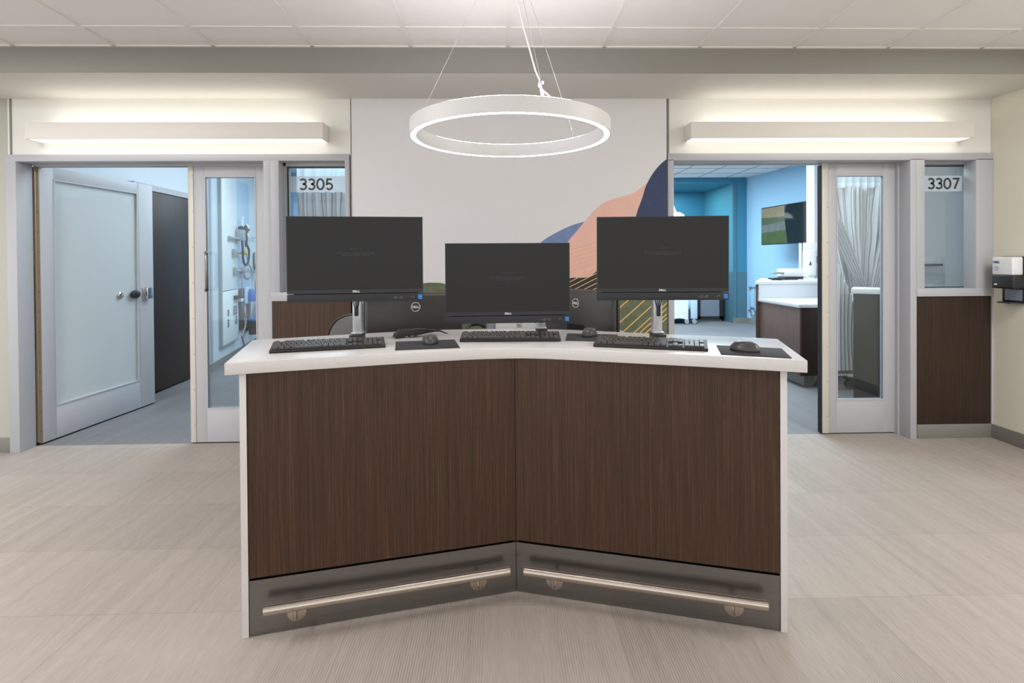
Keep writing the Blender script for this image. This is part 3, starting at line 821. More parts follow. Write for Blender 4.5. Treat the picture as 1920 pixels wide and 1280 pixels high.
def make_monitor(label, x, y, z, yaw, post, screen_m, shell_logo=False):
    """x,y,z = centre of the screen face, post = world (x, y) of the column on the desk"""
    t = thing('desktop_monitor', label, 'monitor', (post[0], post[1], TOP + 0.0), 0.0, 'monitors facing the front of the desk')
    F = Matrix.Translation((x - post[0], y - post[1], z - TOP)) @ Matrix.Rotation(yaw, 4, 'Z') @ Matrix.Rotation(math.radians(1.2), 4, 'X')
    h2, w2 = MH / 2, MW / 2
    zs = h2 - MH * 0.858            # bottom of the screen
    zc = zs - MH * 0.043            # bottom of the chin
    b = MB(); b.box(-w2, w2, 0.001, 0.012, zc, h2, 0.0015, 2, F); b.box(-w2 + 0.02, w2 - 0.02, 0.012, 0.04, -h2 + 0.02, h2 - 0.02, 0.01, 2, F)
    mk('back_shell', b, M['shell'], t)
    b = MB(); b.box(-w2 + 0.003, w2 - 0.003, -0.0006, 0.001, zs, h2 - 0.003, mtx=F)
    sc = mk('screen', b, screen_m, t, smooth=False)
    b = MB()
    b.box(-w2, -w2 + 0.003, -0.0008, 0.001, zs, h2, mtx=F); b.box(w2 - 0.003, w2, -0.0008, 0.001, zs, h2, mtx=F); b.box(-w2, w2, -0.0008, 0.001, h2 - 0.003, h2, mtx=F)
    b.box(-w2, w2, -0.0012, 0.001, zc, zs, mtx=F)
    mk('bezel', b, M['bezel'], t, smooth=False)
    b = MB(); b.box(-w2, w2, -0.004, 0.02, -h2, zc - 0.003, 0.002, 2, F)
    bar = mk('speaker_bar', b, M['bar'], t)
    lm = text_mesh('D', 0.0085, 0.0005, 0.03, 0.0075); le = text_mesh('E', 0.0085, 0.0005, 0.03, 0.006); ll = text_mesh('L', 0.0085, 0.0005, 0.03, 0.006)
    b = MB(); zz = (zs + zc) / 2
    b.mesh(lm, F @ TR(-0.0105, -0.0013, zz)); b.mesh(le, F @ TR(-0.0035, -0.0013, zz, 0, 0, -0.6)); b.mesh(ll, F @ TR(0.0045, -0.0013, zz)); b.mesh(ll, F @ TR(0.0115, -0.0013, zz))
    mk('logo', b, M['logo'], t, smooth=False)
    # rows of very faint words on the dark screen
    b = MB(); rr = random.Random(3)
    zt = h2 - MH * 0.375
    def dashes(z, half, hh):
        xx = -half
        while xx < half:
            ln = rr.uniform(0.004, 0.013)
            b.box(xx, min(xx + ln, half), -0.0009, -0.0006, z - hh / 2, z + hh / 2, mtx=F); xx += ln + 0.004
    dashes(zt, 0.02, 0.0014); dashes(zt - 0.017, 0.075, 0.0011); dashes(zt - 0.0225, 0.075, 0.0011); dashes(zt - 0.028, 0.055, 0.0011); dashes(zt - 0.048, 0.004, 0.001)
    mk('screen_text', b, M['faint'], sc, smooth=False)
    b = MB(); zb = (-h2 + zc - 0.003) / 2
    b.box(w2 - 0.021, w2 - 0.004, -0.0046, -0.0041, zb - 0.010, zb + 0.0095, mtx=F)
    st = mk('sticker', b, M['sticker'], bar, smooth=False); st['label'] = 'small blue processor sticker'
    b = MB(); b.mesh(text_mesh('intel', 0.003, 0.0003, 0.0, 0.006), F @ TR(w2 - 0.016, -0.0047, zb + 0.006)); b.mesh(text_mesh('CORE', 0.0032, 0.0003, 0.02, 0.011), F @ TR(w2 - 0.0125, -0.0047, zb)); b.mesh(text_mesh('i5', 0.0026, 0.0003, 0.0, 0.003), F @ TR(w2 - 0.0075, -0.0047, zb - 0.0065))
    for xx in (0.112, 0.090):
        for k in range(24):
            a0, a1 = 2 * PI * k / 24, 2 * PI * (k + 1) / 24
            if k % 12 == 0 and xx > 0.1: continue
            b.tube([F @ Vector((w2 - xx + 0.0045 * math.cos(a0) * (1 if xx < 0.1 else .7), -0.0043, zb - 0.002 + 0.0045 * math.sin(a0))), F @ Vector((w2 - xx + 0.0045 * math.cos(a1) * (1 if xx < 0.1 else .7), -0.0043, zb - 0.002 + 0.0045 * math.sin(a1)))], 0.0005, 4)
    b.box(w2 - 0.128, w2 - 0.118, -0.0045, -0.0041, zb - 0.003, zb - 0.0022, mtx=F); b.box(w2 - 0.106, w2 - 0.097, -0.0045, -0.0041, zb - 0.003, zb - 0.0022, mtx=F)
    b.tube([F @ Vector((w2 - 0.05, -0.0043, zb - 0.004)), F @ Vector((w2 - 0.042, -0.0043, zb + 0.004)), F @ Vector((w2 - 0.036, -0.0043, zb - 0.004))], 0.0006, 4)
    mk('button_icons', b, M['icon'], bar, smooth=False)
    # column, clamp foot, arm, cables
    zt_ = z - TOP
    b = MB(); b.box(-0.02, 0.02, -0.012, 0.03, 0.022, zt_ + 0.03, 0.006, 3)
    mk('stand_column', b, M['silver'], t)['label'] = 'silver stand column'
    b = MB(); b.box(-0.024, 0.024, -0.026, 0.038, 0.026, 0.034, 0.002)
    mk('stand_clamp', b, M['silver'], t)
    b = MB(); b.box(-0.026, 0.026, -0.05, 0.04, 0.0, 0.026, 0.003)
    mk('stand_base', b, M['black'], t)
    tgt = F @ Vector((0, 0.04, 0))
    b = MB(); b.tube([(0, 0, zt_ - 0.01), tuple(tgt.lerp(Vector((0, 0, zt_ - 0.01)), .5)), tuple(tgt)], 0.016, 10); b.box(-0.05, 0.05, 0.038, 0.05, -0.05, 0.05, 0.003, 2, F)
    mk('mounting_arm', b, M['black'], t)
    zb_ = (F @ Vector((0, 0.02, -h2))).z
    for i, (dx, m_) in enumerate(((-0.016, 'black'), (-0.004, 'blue_cable'), (0.006, 'black'), (0.015, 'black'))):
        mk('cable', MB().tube([(dx * 1.5, -0.03, zb_ + 0.03), (dx, -0.022, zb_ - 0.01), (dx * .25, -0.019, max(0.075, zb_ - 0.055)), (0.0, -0.016, max(0.07, zb_ - 0.075))], 0.0022, 6), M[m_], t)
    mk('cable_tie', MB().box(-0.008, 0.008, -0.026, -0.012, max(0.055, zb_ - 0.085), max(0.075, zb_ - 0.045), 0.003), M['black'], t)
    return t


make_monitor('dark left monitor on a silver post behind the leftmost keyboard', -0.582, 2.234, 1.3765, math.radians(7.3), (-0.647, 2.50), M['screen'])
make_monitor('lower centre monitor directly under the ring lamp behind the middle keyboard', 0.041, 2.351, 1.268, math.radians(3.1), (0.205, 2.62), M['screen'])
make_monitor('dark right monitor on a silver post behind the rightmost keyboard', 0.680, 2.233, 1.371, math.radians(-4.0), (0.712, 2.42), M['screen'])


# ------------------------------------------------------------------ keyboards, mats, mice
def make_keyboard(label):
    t = thing('keyboard', label, 'keyboard', (0, 0, 0), 0, 'keyboards on the reception desk')
    L, D = 0.443, 0.128
    prof = [(0.004, 0.0), (0.0, 0.006), (0.003, 0.012), (D - 0.004, 0.029), (D, 0.026), (D, 0.016), (D - 0.02, 0.012)]
    b = MB(); b.prism([(y_, z_) for y_, z_ in prof], -L / 2, L / 2, 0.001, 2, Matrix(((0, 0, 1, 0), (1, 0, 0, 0), (0, 1, 0, 0), (0, 0, 0, 1))), side_bev=False)
    mk('body', b, M['black'], t)
    b = MB(); sl = math.atan2(0.017, D)
    K = Matrix.Translation((0, 0, 0.0125)) @ Matrix.Rotation(sl, 4, 'X')
    u = 0.0187
    def key(x, y, wx, wy=1.0):
        b2 = bmesh.new(); bmesh.ops.create_cube(b2, size=1.0)
        for v_ in b2.verts:
            tp = 0.80 if v_.co.z > 0 else 0.93
            v_.co = Vector((x + (wx * u) / 2 + v_.co.x * ((wx * u) - (1 - tp) * u), y + wy * u / 2 * 0.95 + v_.co.y * (wy * u * 0.95 - (1 - tp) * u), 0.0035 + v_.co.z * 0.007))
        b._merge(b2, K)
    rows = [[1] * 13 + [2], [1.5] + [1] * 12 + [1.5], [1.75] + [1] * 11 + [2.25], [2.25] + [1] * 10 + [2.75], [1.25, 1.25, 1.25, 6.25, 1.25, 1.25, 1.25, 1.25]]
    xl = -L / 2 + 0.008; y0 = 0.008
    for i, rw in enumerate(rows):
        x = xl; y = y0 + (4 - i) * u * 0.95
        for wd in rw: key(x, y, wd); x += wd * u
    yf = y0 + 5.15 * u * 0.95
    for k in [0] + [2 + i for i in range(4)] + [6.5 + i for i in range(4)] + [11 + i for i in range(4)]: key(xl + k * u, yf, 1, 0.8)
    xn = xl + 15.3 * u
    for i in range(3):
        key(xn + i * u, yf, 1, 0.8); key(xn + i * u, y0 + 4 * u * 0.95, 1); key(xn + i * u, y0 + 3 * u * 0.95, 1); key(xn + i * u, y0, 1)
    key(xn + u, y0 + u * 0.95, 1)
    xp = xn + 3.3 * u
    for r_ in range(5):
        for c_ in range(4):
            if c_ == 3 and r_ in (0, 2): continue
            if r_ == 0 and c_ == 1: continue
            hh = 2 if (c_ == 3 and r_ in (1,)) else 1
            key(xp + c_ * u, y0 + (r_ - (1 if hh == 2 else 0)) * u * 0.95, 2 if (r_ == 0 and c_ == 0) else 1, hh)
    mk('key_field', b, M['key'], t, smooth=False)
    for fx in (-0.19, 0.16): mk('foot', MB().box(fx, fx + 0.03, 0.108, 0.116, 0.0, 0.014), M['black'], t, smooth=False)
    return t


kb = make_keyboard('leftmost black keyboard, lying in front of the left monitor')
def mid(p, q, off): return ((p[0] + q[0]) / 2, (p[1] + q[1]) / 2, TOP)
kb.location = (-0.682, 2.192, TOP); kb.rotation_euler = (0, 0, math.radians(15.2))
copy_thing(kb, (0.049, 2.37, TOP), math.radians(-2.0), 'middle black keyboard, lying in front of the low centre monitor')
copy_thing(kb, (0.595, 2.137, TOP), math.radians(-18.7), 'rightmost black keyboard, lying in front of the right monitor')


def mouse_mat(poly, label):
    cx = sum(p[0] for p in poly) / 4; cy = sum(p[1] for p in poly) / 4
    o = mk('mouse_mat', MB().prism([(p[0] - cx, p[1] - cy) for p in poly], 0, 0.003, 0.0008), M['pad'], None, (cx, cy, TOP))
    return tag(o, label, 'mouse mat', 'mouse mats on the reception desk')


mouse_mat([(-0.415, 2.177), (-0.160, 2.222), (-0.200, 2.445), (-0.455, 2.400)], 'black mouse mat between the left and middle keyboards')
mouse_mat([(0.292, 2.385), (0.505, 2.335), (0.560, 2.545), (0.330, 2.605)], 'black mouse mat right of the middle keyboard, partly behind the right keyboard')
mouse_mat([(0.827, 1.999), (1.045, 1.909), (1.114, 2.111), (0.893, 2.206)], 'black mouse mat at the right end of the desk')


def make_mouse(label):
    t = thing('computer_mouse', label, 'mouse', (0, 0, 0), 0, 'mice on the reception desk')
    def sh(u_, v_, lift=0.0):
        a = 2 * PI * u_; r = math.sin(PI / 2 * v_)
        ca, sa = math.cos(a), math.sin(a)
        ex = math.copysign(abs(ca) ** 0.8, ca) * 0.032 * (1 - 0.10 * math.cos(2 * PI * 0.5 * (sa + 1)))
        ey = math.copysign(abs(sa) ** 0.9, sa) * 0.058
        zz = 0.006 + (0.033 - 0.006 * ((ey * r + 0.01) / 0.058) ** 2) * (max(0, 1 - r ** 3.2)) ** 0.55
        return Vector((ex * (r if r < 1 else 1), ey * r, zz))
    b = MB(); b.grid(lambda u_, v_: sh(u_, v_), 40, 14)
    bmesh.ops.remove_doubles(b.bm, verts=b.bm.verts[:], dist=0.0003)
    mk('shell', b, M['mouse'], t)
    b = MB()
    pts = [sh(k / 40, 1.0) for k in range(40)]
    b.prism([(p.x * 0.97, p.y * 0.97) for p in pts], 0.0005, 0.0064)
    mk('base', b, M['black'], t)
    mk('scroll_wheel', MB().lathe([(0, -0.003), (0.011, -0.003), (0.012, 0), (0.011, 0.003), (0, 0.003)], 18, TR(0, 0.034, 0.0215, 0, 0, PI / 2)), M['black'], t)
    b = MB(); b.tube([sh(0.25, v_) + Vector((0, 0, 0.0003)) for v_ in (0.35, 0.5, 0.65, 0.8, 0.92)], 0.0006, 5)
    mk('button_seam', b, M['black_gap'], t)
    return t


ms = make_mouse('mouse at left on the mat between the left and middle keyboards, back end facing out')
ms.location = (-0.296, 2.345, TOP + 0.003); ms.rotation_euler = (0, 0, math.radians(6))
copy_thing(ms, (0.421, 2.51, TOP + 0.003), math.radians(-25), 'mouse standing behind the left end of the rightmost keyboard')
copy_thing(ms, (0.945, 2.062, TOP + 0.003), math.radians(40), 'mouse on the mat at the right end of the desk')

# dictation handset
t = thing('dictation_handset', 'black handheld dictation microphone with finger grips lying behind the left mouse', 'microphone', (-0.487, 2.515, TOP), math.radians(26))
pr = [(0.0, 0.006), (0.012, 0.0015), (0.045, 0.004), (0.062, 0.010), (0.072, 0.003), (0.086, 0.010), (0.096, 0.004), (0.12, 0.010), (0.15, 0.014), (0.205, 0.02), (0.205, 0.026), (0.15, 0.036), (0.10, 0.038), (0.05, 0.034), (0.006, 0.024)]
b = MB(); b.prism(pr, -0.02, 0.02, 0.004, 2, Matrix(((1, 0, 0, 0), (0, 0, 1, 0), (0, 1, 0, 0), (0, 0, 0, 1))))
mk('handset_body', b, M['black'], t)
b = MB()
for i in range(7): b.box(0.022 + i * 0.016, 0.032 + i * 0.016, -0.012, 0.012, 0.028 + 0.0012 * i, 0.0365 + (0.0015 if i < 4 else 0.0005) + 0.0003 * i, 0.001)
mk('button', b, M['shell'], t)
mk('cord', MB().tube([(0.20, 0, 0.022), (0.225, -0.004, 0.02), (0.245, -0.008, 0.012), (0.262, -0.012, 0.0045)], [0.005, 0.004, 0.003, 0.002], 8), M['black'], t)

# ------------------------------------------------------------------ second work surface behind the desk
DZ = 0.74
rd = thing('rear_work_table', 'white work table behind the reception desk under the two turned monitors', 'table', (0.0, 3.2, 0))
mk('table_top', MB().prism([(-0.38, -0.24), (-0.1, -0.22), (0.3, -0.22), (0.85, -0.34), (0.95, 0.25), (0.0, 0.36), (-0.38, 0.3)], DZ - 0.03, DZ, 0.003), M['quartz'], rd)
for sx in (-0.34, 0.80):
    mk('leg', MB().box(sx - 0.02, sx + 0.02, -0.15, 0.22, 0, DZ - 0.03, 0.002), M['white_plastic'], rd)


def rear_monitor(x, y, zc, yaw, label, stand):
    t = thing('desktop_monitor', label, 'monitor', (stand[0], stand[1], DZ), 0, 'monitors seen from the back')
    F = Matrix.Translation((x - stand[0], y - stand[1], zc - DZ)) @ Matrix.Rotation(yaw, 4, 'Z')
    h2, w2 = MH / 2, MW / 2
    b = MB(); b.box(-w2, w2, 0.004, 0.018, -h2, h2, 0.002, 2, F); b.box(-w2 + 0.004, w2 - 0.004, -0.03, 0.006, -h2 + 0.005, h2 - 0.003, 0.016, 3, F)
    mk('back_shell', b, M['shell'], t)
    mk('screen', MB().box(-w2 + 0.004, w2 - 0.004, 0.0185, 0.0192, -h2 + 0.03, h2 - 0.004, mtx=F), M['screen'], t, smooth=False)
    b = MB(); zl = h2 - 0.075
    for k in range(36):
        a0, a1 = 2 * PI * k / 36, 2 * PI * (k + 1) / 36
        b.tube([F @ Vector((0.024 * math.cos(a0), -0.0305, zl + 0.024 * math.sin(a0))), F @ Vector((0.024 * math.cos(a1), -0.0305, zl + 0.024 * math.sin(a1)))], 0.0014, 5)
    D_, E_, L_ = text_mesh('D', 0.013, 0.0005, 0.03, 0.011), text_mesh('E', 0.013, 0.0005, 0.03, 0.009), text_mesh('L', 0.013, 0.0005, 0.03, 0.008)
    for me_, xx, ry in ((D_, -0.0125, 0), (E_, -0.0025, -0.6), (L_, 0.0075, 0), (L_, 0.0155, 0)): b.mesh(me_, F @ TR(xx, -0.0306, zl, 0, 0, ry))
    lg = mk('logo', b, M['logo'], t, smooth=False); lg['label'] = 'white round logo'
    mk('mount_recess', MB().box(-0.062, 0.062, -0.034, -0.0295, -h2 + 0.03, -h2 + 0.155, 0.004, 2, F), M['black_gap'], t)
    p0 = F @ Vector((0, -0.03, -h2 + 0.075)); p1 = F @ Vector((0.0, -0.10, -h2 + 0.07)); p2 = Vector((0, 0, p0.z - 0.02))
    mk('tilt_knuckle', MB().tube([tuple(p0), tuple(p0.lerp(p1, .5)), tuple(p1)], 0.021, 14), M['black'], t)
    b = MB(); dd = (p2 - p1); dn = Vector((-dd.y, dd.x, 0)).normalized() * 0.012
    for s in (1,):
        b.tube([tuple(p1), tuple(p1 + dd * .5), tuple(p2)], 0.020, 10)
    mk('mounting_arm', b, M['black'], t)
    mk('arm_trim', MB().tube([tuple(p1 + Vector((0, -0.012, 0.019))), tuple(p2 + Vector((0, -0.012, 0.019)))], 0.0022, 6).tube([tuple(p1 + Vector((0, -0.019, -0.012))), tuple(p2 + Vector((0, -0.019, -0.012)))], 0.0022, 6), M['silver'], t)
    b = MB(); b.tube([(0, 0, 0.01), (0, 0, p2.z + 0.03)], 0.017, 16); 
    mk('stand_column', b, M['chrome'], t)
    mk('stand_base', MB().lathe([(0, 0), (0.055, 0), (0.055, 0.008), (0.02, 0.014), (0, 0.014)], 28), M['black'], t)


rear_monitor(-0.462, 2.985, 1.018, math.radians(21), 'monitor turned away behind the left post, its back showing a round logo', (0.10, 3.02))
rear_monitor(0.445, 2.985, 1.030, math.radians(-52), 'monitor turned away behind the right monitor, its back seen at a slant', (0.33, 2.94))

t = thing('printer', 'small white printer on the table behind the centre monitor', 'printer', (0.12, 3.30, DZ), 0)
mk('housing', MB().box(-0.14, 0.18, -0.10, 0.14, 0.0, 0.30, 0.012, 3), M['white_plastic'], t)
mk('side_panel', MB().box(-0.19, -0.14, -0.09, 0.13, 0.0, 0.285, 0.006), M['grey_plastic'], t)
b = MB()
for k in range(28):
    a0, a1 = 2 * PI * k / 28, 2 * PI * (k + 1) / 28
    b.tube([(0.0 + 0.0145 * math.cos(a0), -0.1005, 0.243 + 0.0145 * math.sin(a0)), (0.0145 * math.cos(a1), -0.1005, 0.243 + 0.0145 * math.sin(a1))], 0.0011, 4)
hp = text_mesh('hp', 0.018, 0.0005, 0.02, 0.016)
b.mesh(hp, TR(0, -0.1006, 0.241) @ Matrix(((1, 0, 0.25, 0), (0, 1, 0, 0), (0, 0, 1, 0), (0, 0, 0, 1))))
mk('logo', b, M['black'], t, smooth=False)
mk('output_slot', MB().box(0.09, 0.135, -0.103, -0.099, 0.255, 0.262), M['black'], t, smooth=False)
t2 = thing('desk_phone', 'dark desk phone on the table behind the centre monitor', 'phone', (-0.13, 3.08, DZ), 0.1)
mk('phone_base', MB().prism([(-0.09, 0.0), (0.10, 0.0), (0.10, 0.11), (0.06, 0.225), (-0.05, 0.225)], -0.09, 0.09, 0.006, 2, Matrix(((0, 0, 1, 0), (1, 0, 0, 0), (0, 1, 0, 0), (0, 0, 0, 1)))), M['black'], t2)
mk('phone_receiver', MB().tube([(-0.065, -0.03, 0.222), (-0.05, 0.0, 0.246), (-0.03, 0.05, 0.258), (0.02, 0.06, 0.262), (0.06, 0.05, 0.25)], [0.018, 0.014, 0.013, 0.014, 0.02], 12), M['shell'], t2)

# office chair
t = thing('office_chair', 'black office chair behind the left monitor post', 'chair', (-0.765, 3.34, 0), math.radians(-10))
def backr(u_, v_):
    a = 2 * PI * u_; r = v_
    x = 0.235 * r * math.copysign(abs(math.cos(a)) ** 0.75, math.cos(a)); z = 0.23 * r * math.copysign(abs(math.sin(a)) ** 0.75, math.sin(a))
    return Vector((x, -0.20 + 0.25 * (x / 0.235) ** 2 * 0.22 + 0.03 * (z / 0.23) ** 2, 0.83 + z))
b = MB(); b.grid(backr, 40, 8, 0.03); bmesh.ops.remove_doubles(b.bm, verts=b.bm.verts[:], dist=0.0005)
mk('backrest', b, M['seat'], t)
b = MB(); b.tube([backr(k / 40, 1.0) for k in range(41)], 0.007, 8, caps=False)
mk('backrest_rim', b, M['bezel'], t)
mk('seat', MB().box(-0.24, 0.24, -0.2, 0.27, 0.44, 0.52, 0.035, 3), M['seat'], t)
mk('back_support', MB().tube([(0, -0.23, 0.75), (0, -0.235, 0.6), (0, -0.17, 0.47), (0, 0, 0.43)], 0.02, 10), M['black'], t)
mk('gas_column', MB().tube([(0, 0, 0.1), (0, 0, 0.45)], 0.025, 14), M['black'], t)
for k in range(5):
    a = 2 * PI * k / 5 + 0.3; c_, s_ = math.cos(a), math.sin(a)
    lg = mk('leg', MB().tube([(0, 0, 0.11), (0.15 * c_, 0.15 * s_, 0.095), (0.29 * c_, 0.29 * s_, 0.07)], [0.028, 0.02, 0.014], 10), M['black'], t)
    mk('caster', MB().lathe([(0, -0.012), (0.028, -0.012), (0.03, 0), (0.028, 0.012), (0, 0.012)], 18, TR(0.29 * c_, 0.29 * s_, 0.03, a, PI / 2)), M['black'], lg)

# ------------------------------------------------------------------ room 3305 (left): shell
RCZ = 3.05
struct('ceiling_left_room', MB().box(-5.2, 0.15, 4.19, 10.8, RCZ, RCZ + 0.1), M['tile'], smooth=False)
struct('wall_left_room_side', MB().box(-3.80, -3.64, 4.19, 6.62, 0, RCZ), M['room_wall'], smooth=False)
HA = Vector((-3.541, 6.656)); HU = Vector((-0.1953, 0.9807)); HN = Vector((0.9807, 0.1953))
hang = math.atan2(HU.y, HU.x)     # local x runs along the headwall, local -y out into the room
p = [HA - HU * 0.05, HA + HU * 4.1, HA + HU * 4.1 - HN * 0.15, HA - HU * 0.05 - HN * 0.15]
struct('wall_left_room_headwall', MB().prism([(q.x, q.y) for q in p], 0, RCZ), M['room_wall'], smooth=False)
struct('wall_left_room_back', MB().box(-4.6, 0.15, 10.5, 10.65, 0, RCZ), M['room_blue'], smooth=False)
struct('wall_left_room_partition', MB().box(0.05, 0.2, 4.19, 10.65, 0, RCZ), M['room_wall'], smooth=False)
struct('wall_left_room_teal', MB().box(-4.09, -3.95, 10.42, 10.5, 0, RCZ), M['teal'], smooth=False)
b = MB(); b.box(-0.05, 4.1, -0.012, 0.0, 0, 0.10)
struct('baseboard_left_room', b, M['base'], loc=(HA.x, HA.y, 0), rot=(0, 0, hang), smooth=False)
struct('trim_left_room_headwall', MB().box(0.14, 0.19, -0.02, 0, 0.10, RCZ), M['frame'], loc=(HA.x, HA.y, 0), rot=(0, 0, hang), smooth=False)
b = MB(); b.box(-0.04, 1.12, -0.04, 0.0, 0.02, 2.10, 0.002)
d4 = sroot('door_4', 'dark wood sliding door on the left wall inside room 3305', (-3.595, 5.42, 0), math.radians(90 + 2.2))
mk('door_leaf', b, M['wood_deep'], d4)
mk('track', MB().box(-0.04, 1.18, -0.05, 0.01, 2.10, 2.16), M['frame'], d4, smooth=False)
mk('flush_pull', MB().lathe([(0, 0), (0.02, 0), (0.02, 0.004), (0, 0.004)], 16, TR(0.98, -0.04, 1.08, 0, PI / 2)), M['chrome'], d4)


def hw(name, label, cat, s, z, d=0.0, group=None):
    q = HA + HU * s + HN * d
    return thing(name, label, cat, (q.x, q.y, z), hang, group)


def S(yw): return (yw - 6.656) / 0.9807


# headwall service panel with parts
t = hw('service_panel', 'tall white medical service panel on the headwall inside room 3305', 'wall panel', S(7.16), 0.25)
Lp = S(7.84) - S(7.16)
mk('upper_cover', MB().box(0, Lp, -0.05, 0.0, 0.73, 2.3, 0.003), M['white_plastic'], t)
mk('lower_cover', MB().box(0, Lp, -0.05, 0.0, 0.02, 0.72, 0.003), M['white_plastic'], t)
b = MB(); b.box(0, Lp, -0.045, 0, 0.0, 0.02); b.box(-0.02, 0, -0.04, 0, 0, 2.3)
mk('panel_rim', b, M['grey_plastic'], t, smooth=False)
mk('blue_cover', MB().box(Lp + 0.02, Lp + 0.78, -0.03, 0.0, 0.1, 2.3, 0.003), M['head_blue'], t)['label'] = 'pale blue side cover'
for sy, z0, z1, wd in ((7.36, 0.385, 0.475, 0.05), (7.36, 0.235, 0.345, 0.05), (7.685, 0.37, 0.505, 0.19), (7.73, 0.24, 0.355, 0.1)):
    o = mk('outlet_plate', MB().box(S(sy) - S(7.16) - wd / 2, S(sy) - S(7.16) + wd / 2, -0.058, -0.05, z0, z1, 0.002), M['grey_plastic'], t)
    nx = 2 if wd > 0.15 else 1
    for i in range(nx):
        for j in range(3):
            xx = S(sy) - S(7.16) + (i - (nx - 1) / 2) * 0.08; zz = z0 + (j + .5) * (z1 - z0) / 3
            mk('socket', MB().box(xx - 0.012, xx + 0.012, -0.061, -0.058, zz - 0.01, zz + 0.01), M['black'], o, smooth=False)

t = hw('diagnostic_set', 'wall mounted grey diagnostic set with two black instruments and a looped black cord', 'medical device', S(7.85), 1.68, 0.05)
mk('base_unit', MB().box(-0.10, 0.10, -0.09, -0.0, -0.02, 0.14, 0.006), M['grey_plastic'], t)
mk('wall_arm', MB().tube([(-0.48, -0.02, 0.0), (-0.3, -0.04, 0.01), (-0.09, -0.05, 0.01)], [0.03, 0.018, 0.02], 10), M['grey_plastic'], t)
b = MB(); b.lathe([(0, -0.05), (0.03, -0.045), (0.035, 0), (0.03, 0.045), (0, 0.05)], 16, TR(0.0, -0.05, 0.16, 0, 0, PI / 2)); b.lathe([(0, -0.06), (0.04, -0.05), (0.03, 0.03), (0, 0.07)], 16, TR(0.22, -0.06, 0.16, 0, 0, 0)); b.box(0.05, 0.42, -0.07, -0.04, 0.15, 0.175)
mk('instrument_head', b, M['black'], t)
b = MB(); b.tube([(0.2, -0.07, 0.1), (0.2, -0.07, 0.02), (0.19, -0.07, -0.1)], [0.016, 0.022, 0.018], 12)
mk('instrument_handle', b, M['black'], t)
b = MB(); b.box(0.30, 0.44, -0.06, 0, 0.06, 0.24, 0.004); b.tube([(0.1, -0.04, 0.2), (0.12, -0.04, 0.30), (0.16, -0.04, 0.33)], 0.012, 8)
mk('specula_dispenser', b, M['white_plastic'], t)
b = MB(); b.tube(spline3 if False else [(-0.06, -0.08, -0.02), (-0.08, -0.09, -0.14), (-0.08, -0.09, -0.26), (-0.03, -0.09, -0.34), (0.08, -0.09, -0.37), (0.2, -0.09, -0.34), (0.26, -0.09, -0.26), (0.27, -0.09, -0.14), (0.2, -0.08, -0.08)], 0.016, 10)
mk('coiled_cord', b, M['black'], t)

t = hw('flow_meter', 'small flow meter with a yellow-green knob on the headwall', 'medical device', S(7.93), 1.49, 0.052)
mk('valve_body', MB().tube([(-0.32, -0.04, 0), (-0.1, -0.05, 0), (0.1, -0.05, 0)], 0.02, 10), M['grey_plastic'], t)
mk('wall_socket', MB().box(-0.36, -0.28, -0.05, 0, -0.05, 0.05, 0.003), M['grey_plastic'], t)
mk('knob', MB().lathe([(0, -0.03), (0.03, -0.025), (0.03, 0.025), (0, 0.03)], 14, TR(0.02, -0.08, 0, 0, PI / 2)), M['green_knob'], t)
t = hw('suction_regulator', 'suction regulator with looped grey tubing on the headwall below the flow meter', 'medical device', S(7.89), 1.235, 0.052)
mk('regulator_body', MB().lathe([(0, -0.05), (0.04, -0.04), (0.045, 0.03), (0, 0.05)], 16, TR(-0.02, -0.06, 0, 0, PI / 2)).tube([(-0.24, -0.03, 0), (-0.05, -0.05, 0)], 0.02, 10).box(-0.28, -0.2, -0.04, 0, -0.05, 0.05, 0.003).box(0.1, 0.3, -0.08, -0.02, -0.03, 0.03, 0.006), M['grey_plastic'], t)
b = MB()
for dd_, rr in ((0.0, 0.115), (0.01, 0.10)):
    b.tube([(0.14 + rr * 2.1 * math.cos(2 * PI * k / 28), -0.08 - dd_, -0.02 + rr * math.sin(2 * PI * k / 28)) for k in range(29)], 0.007, 6)
b.tube([(0.14 - 0.24, -0.08, -0.03), (-0.13, -0.08, -0.1), (-0.15, -0.08, -0.25), (-0.1, -0.07, -0.37)], 0.006, 6)
b.tube([(0.18, -0.08, 0.09), (0.14, -0.08, 0.2), (0.1, -0.07, 0.26)], 0.006, 6)
mk('tubing', b, M['grey_cable'], t)
t = hw('power_plug', 'black plug pushed into the white service panel above the sockets', 'plug', S(7.72), 0.86, 0.05)
mk('plug_body', MB().box(-0.1, 0.12, -0.06, -0.0, -0.02, 0.03, 0.006), M['black'], t)
o = hw('extension_lead', 'grey power cord hanging down the headwall to the floor', 'cord', S(7.9), 0.0)
mk('cord', MB().tube([(0.0, -0.08, 0.81), (0.06, -0.09, 0.68), (0.18, -0.10, 0.52), (0.06, -0.11, 0.40), (-0.15, -0.12, 0.31), (-0.08, -0.13, 0.18), (0.08, -0.14, 0.05), (0.15, -0.16, 0.01)], 0.012, 8), M['grey_cable'], o)
mk('connector', MB().box(-0.06, 0.06, -0.1, -0.06, 0.79, 0.83, 0.006), M['white_plastic'], o)
for s0, s1, z0, z1, lab in ((7.95, 8.2, 0.36, 0.97, 'tall brown bumper board on the headwall behind the grey cord'), (8.38, 8.57, 0.30, 0.90, 'narrow brown bumper board on the headwall below the blue dispenser')):
    o = hw('bumper_board', lab, 'bumper board', S(s0), z0, 0.0, 'brown boards on the headwall')
    mk('board', MB().box(0, S(s1) - S(s0), -0.05, 0, 0, z1 - z0, 0.02, 3), M['brown'], o)
t = hw('wall_dispenser', 'clear and blue dispenser hanging between the brown boards on the headwall', 'dispenser', S(8.24), 0.72, 0.03)
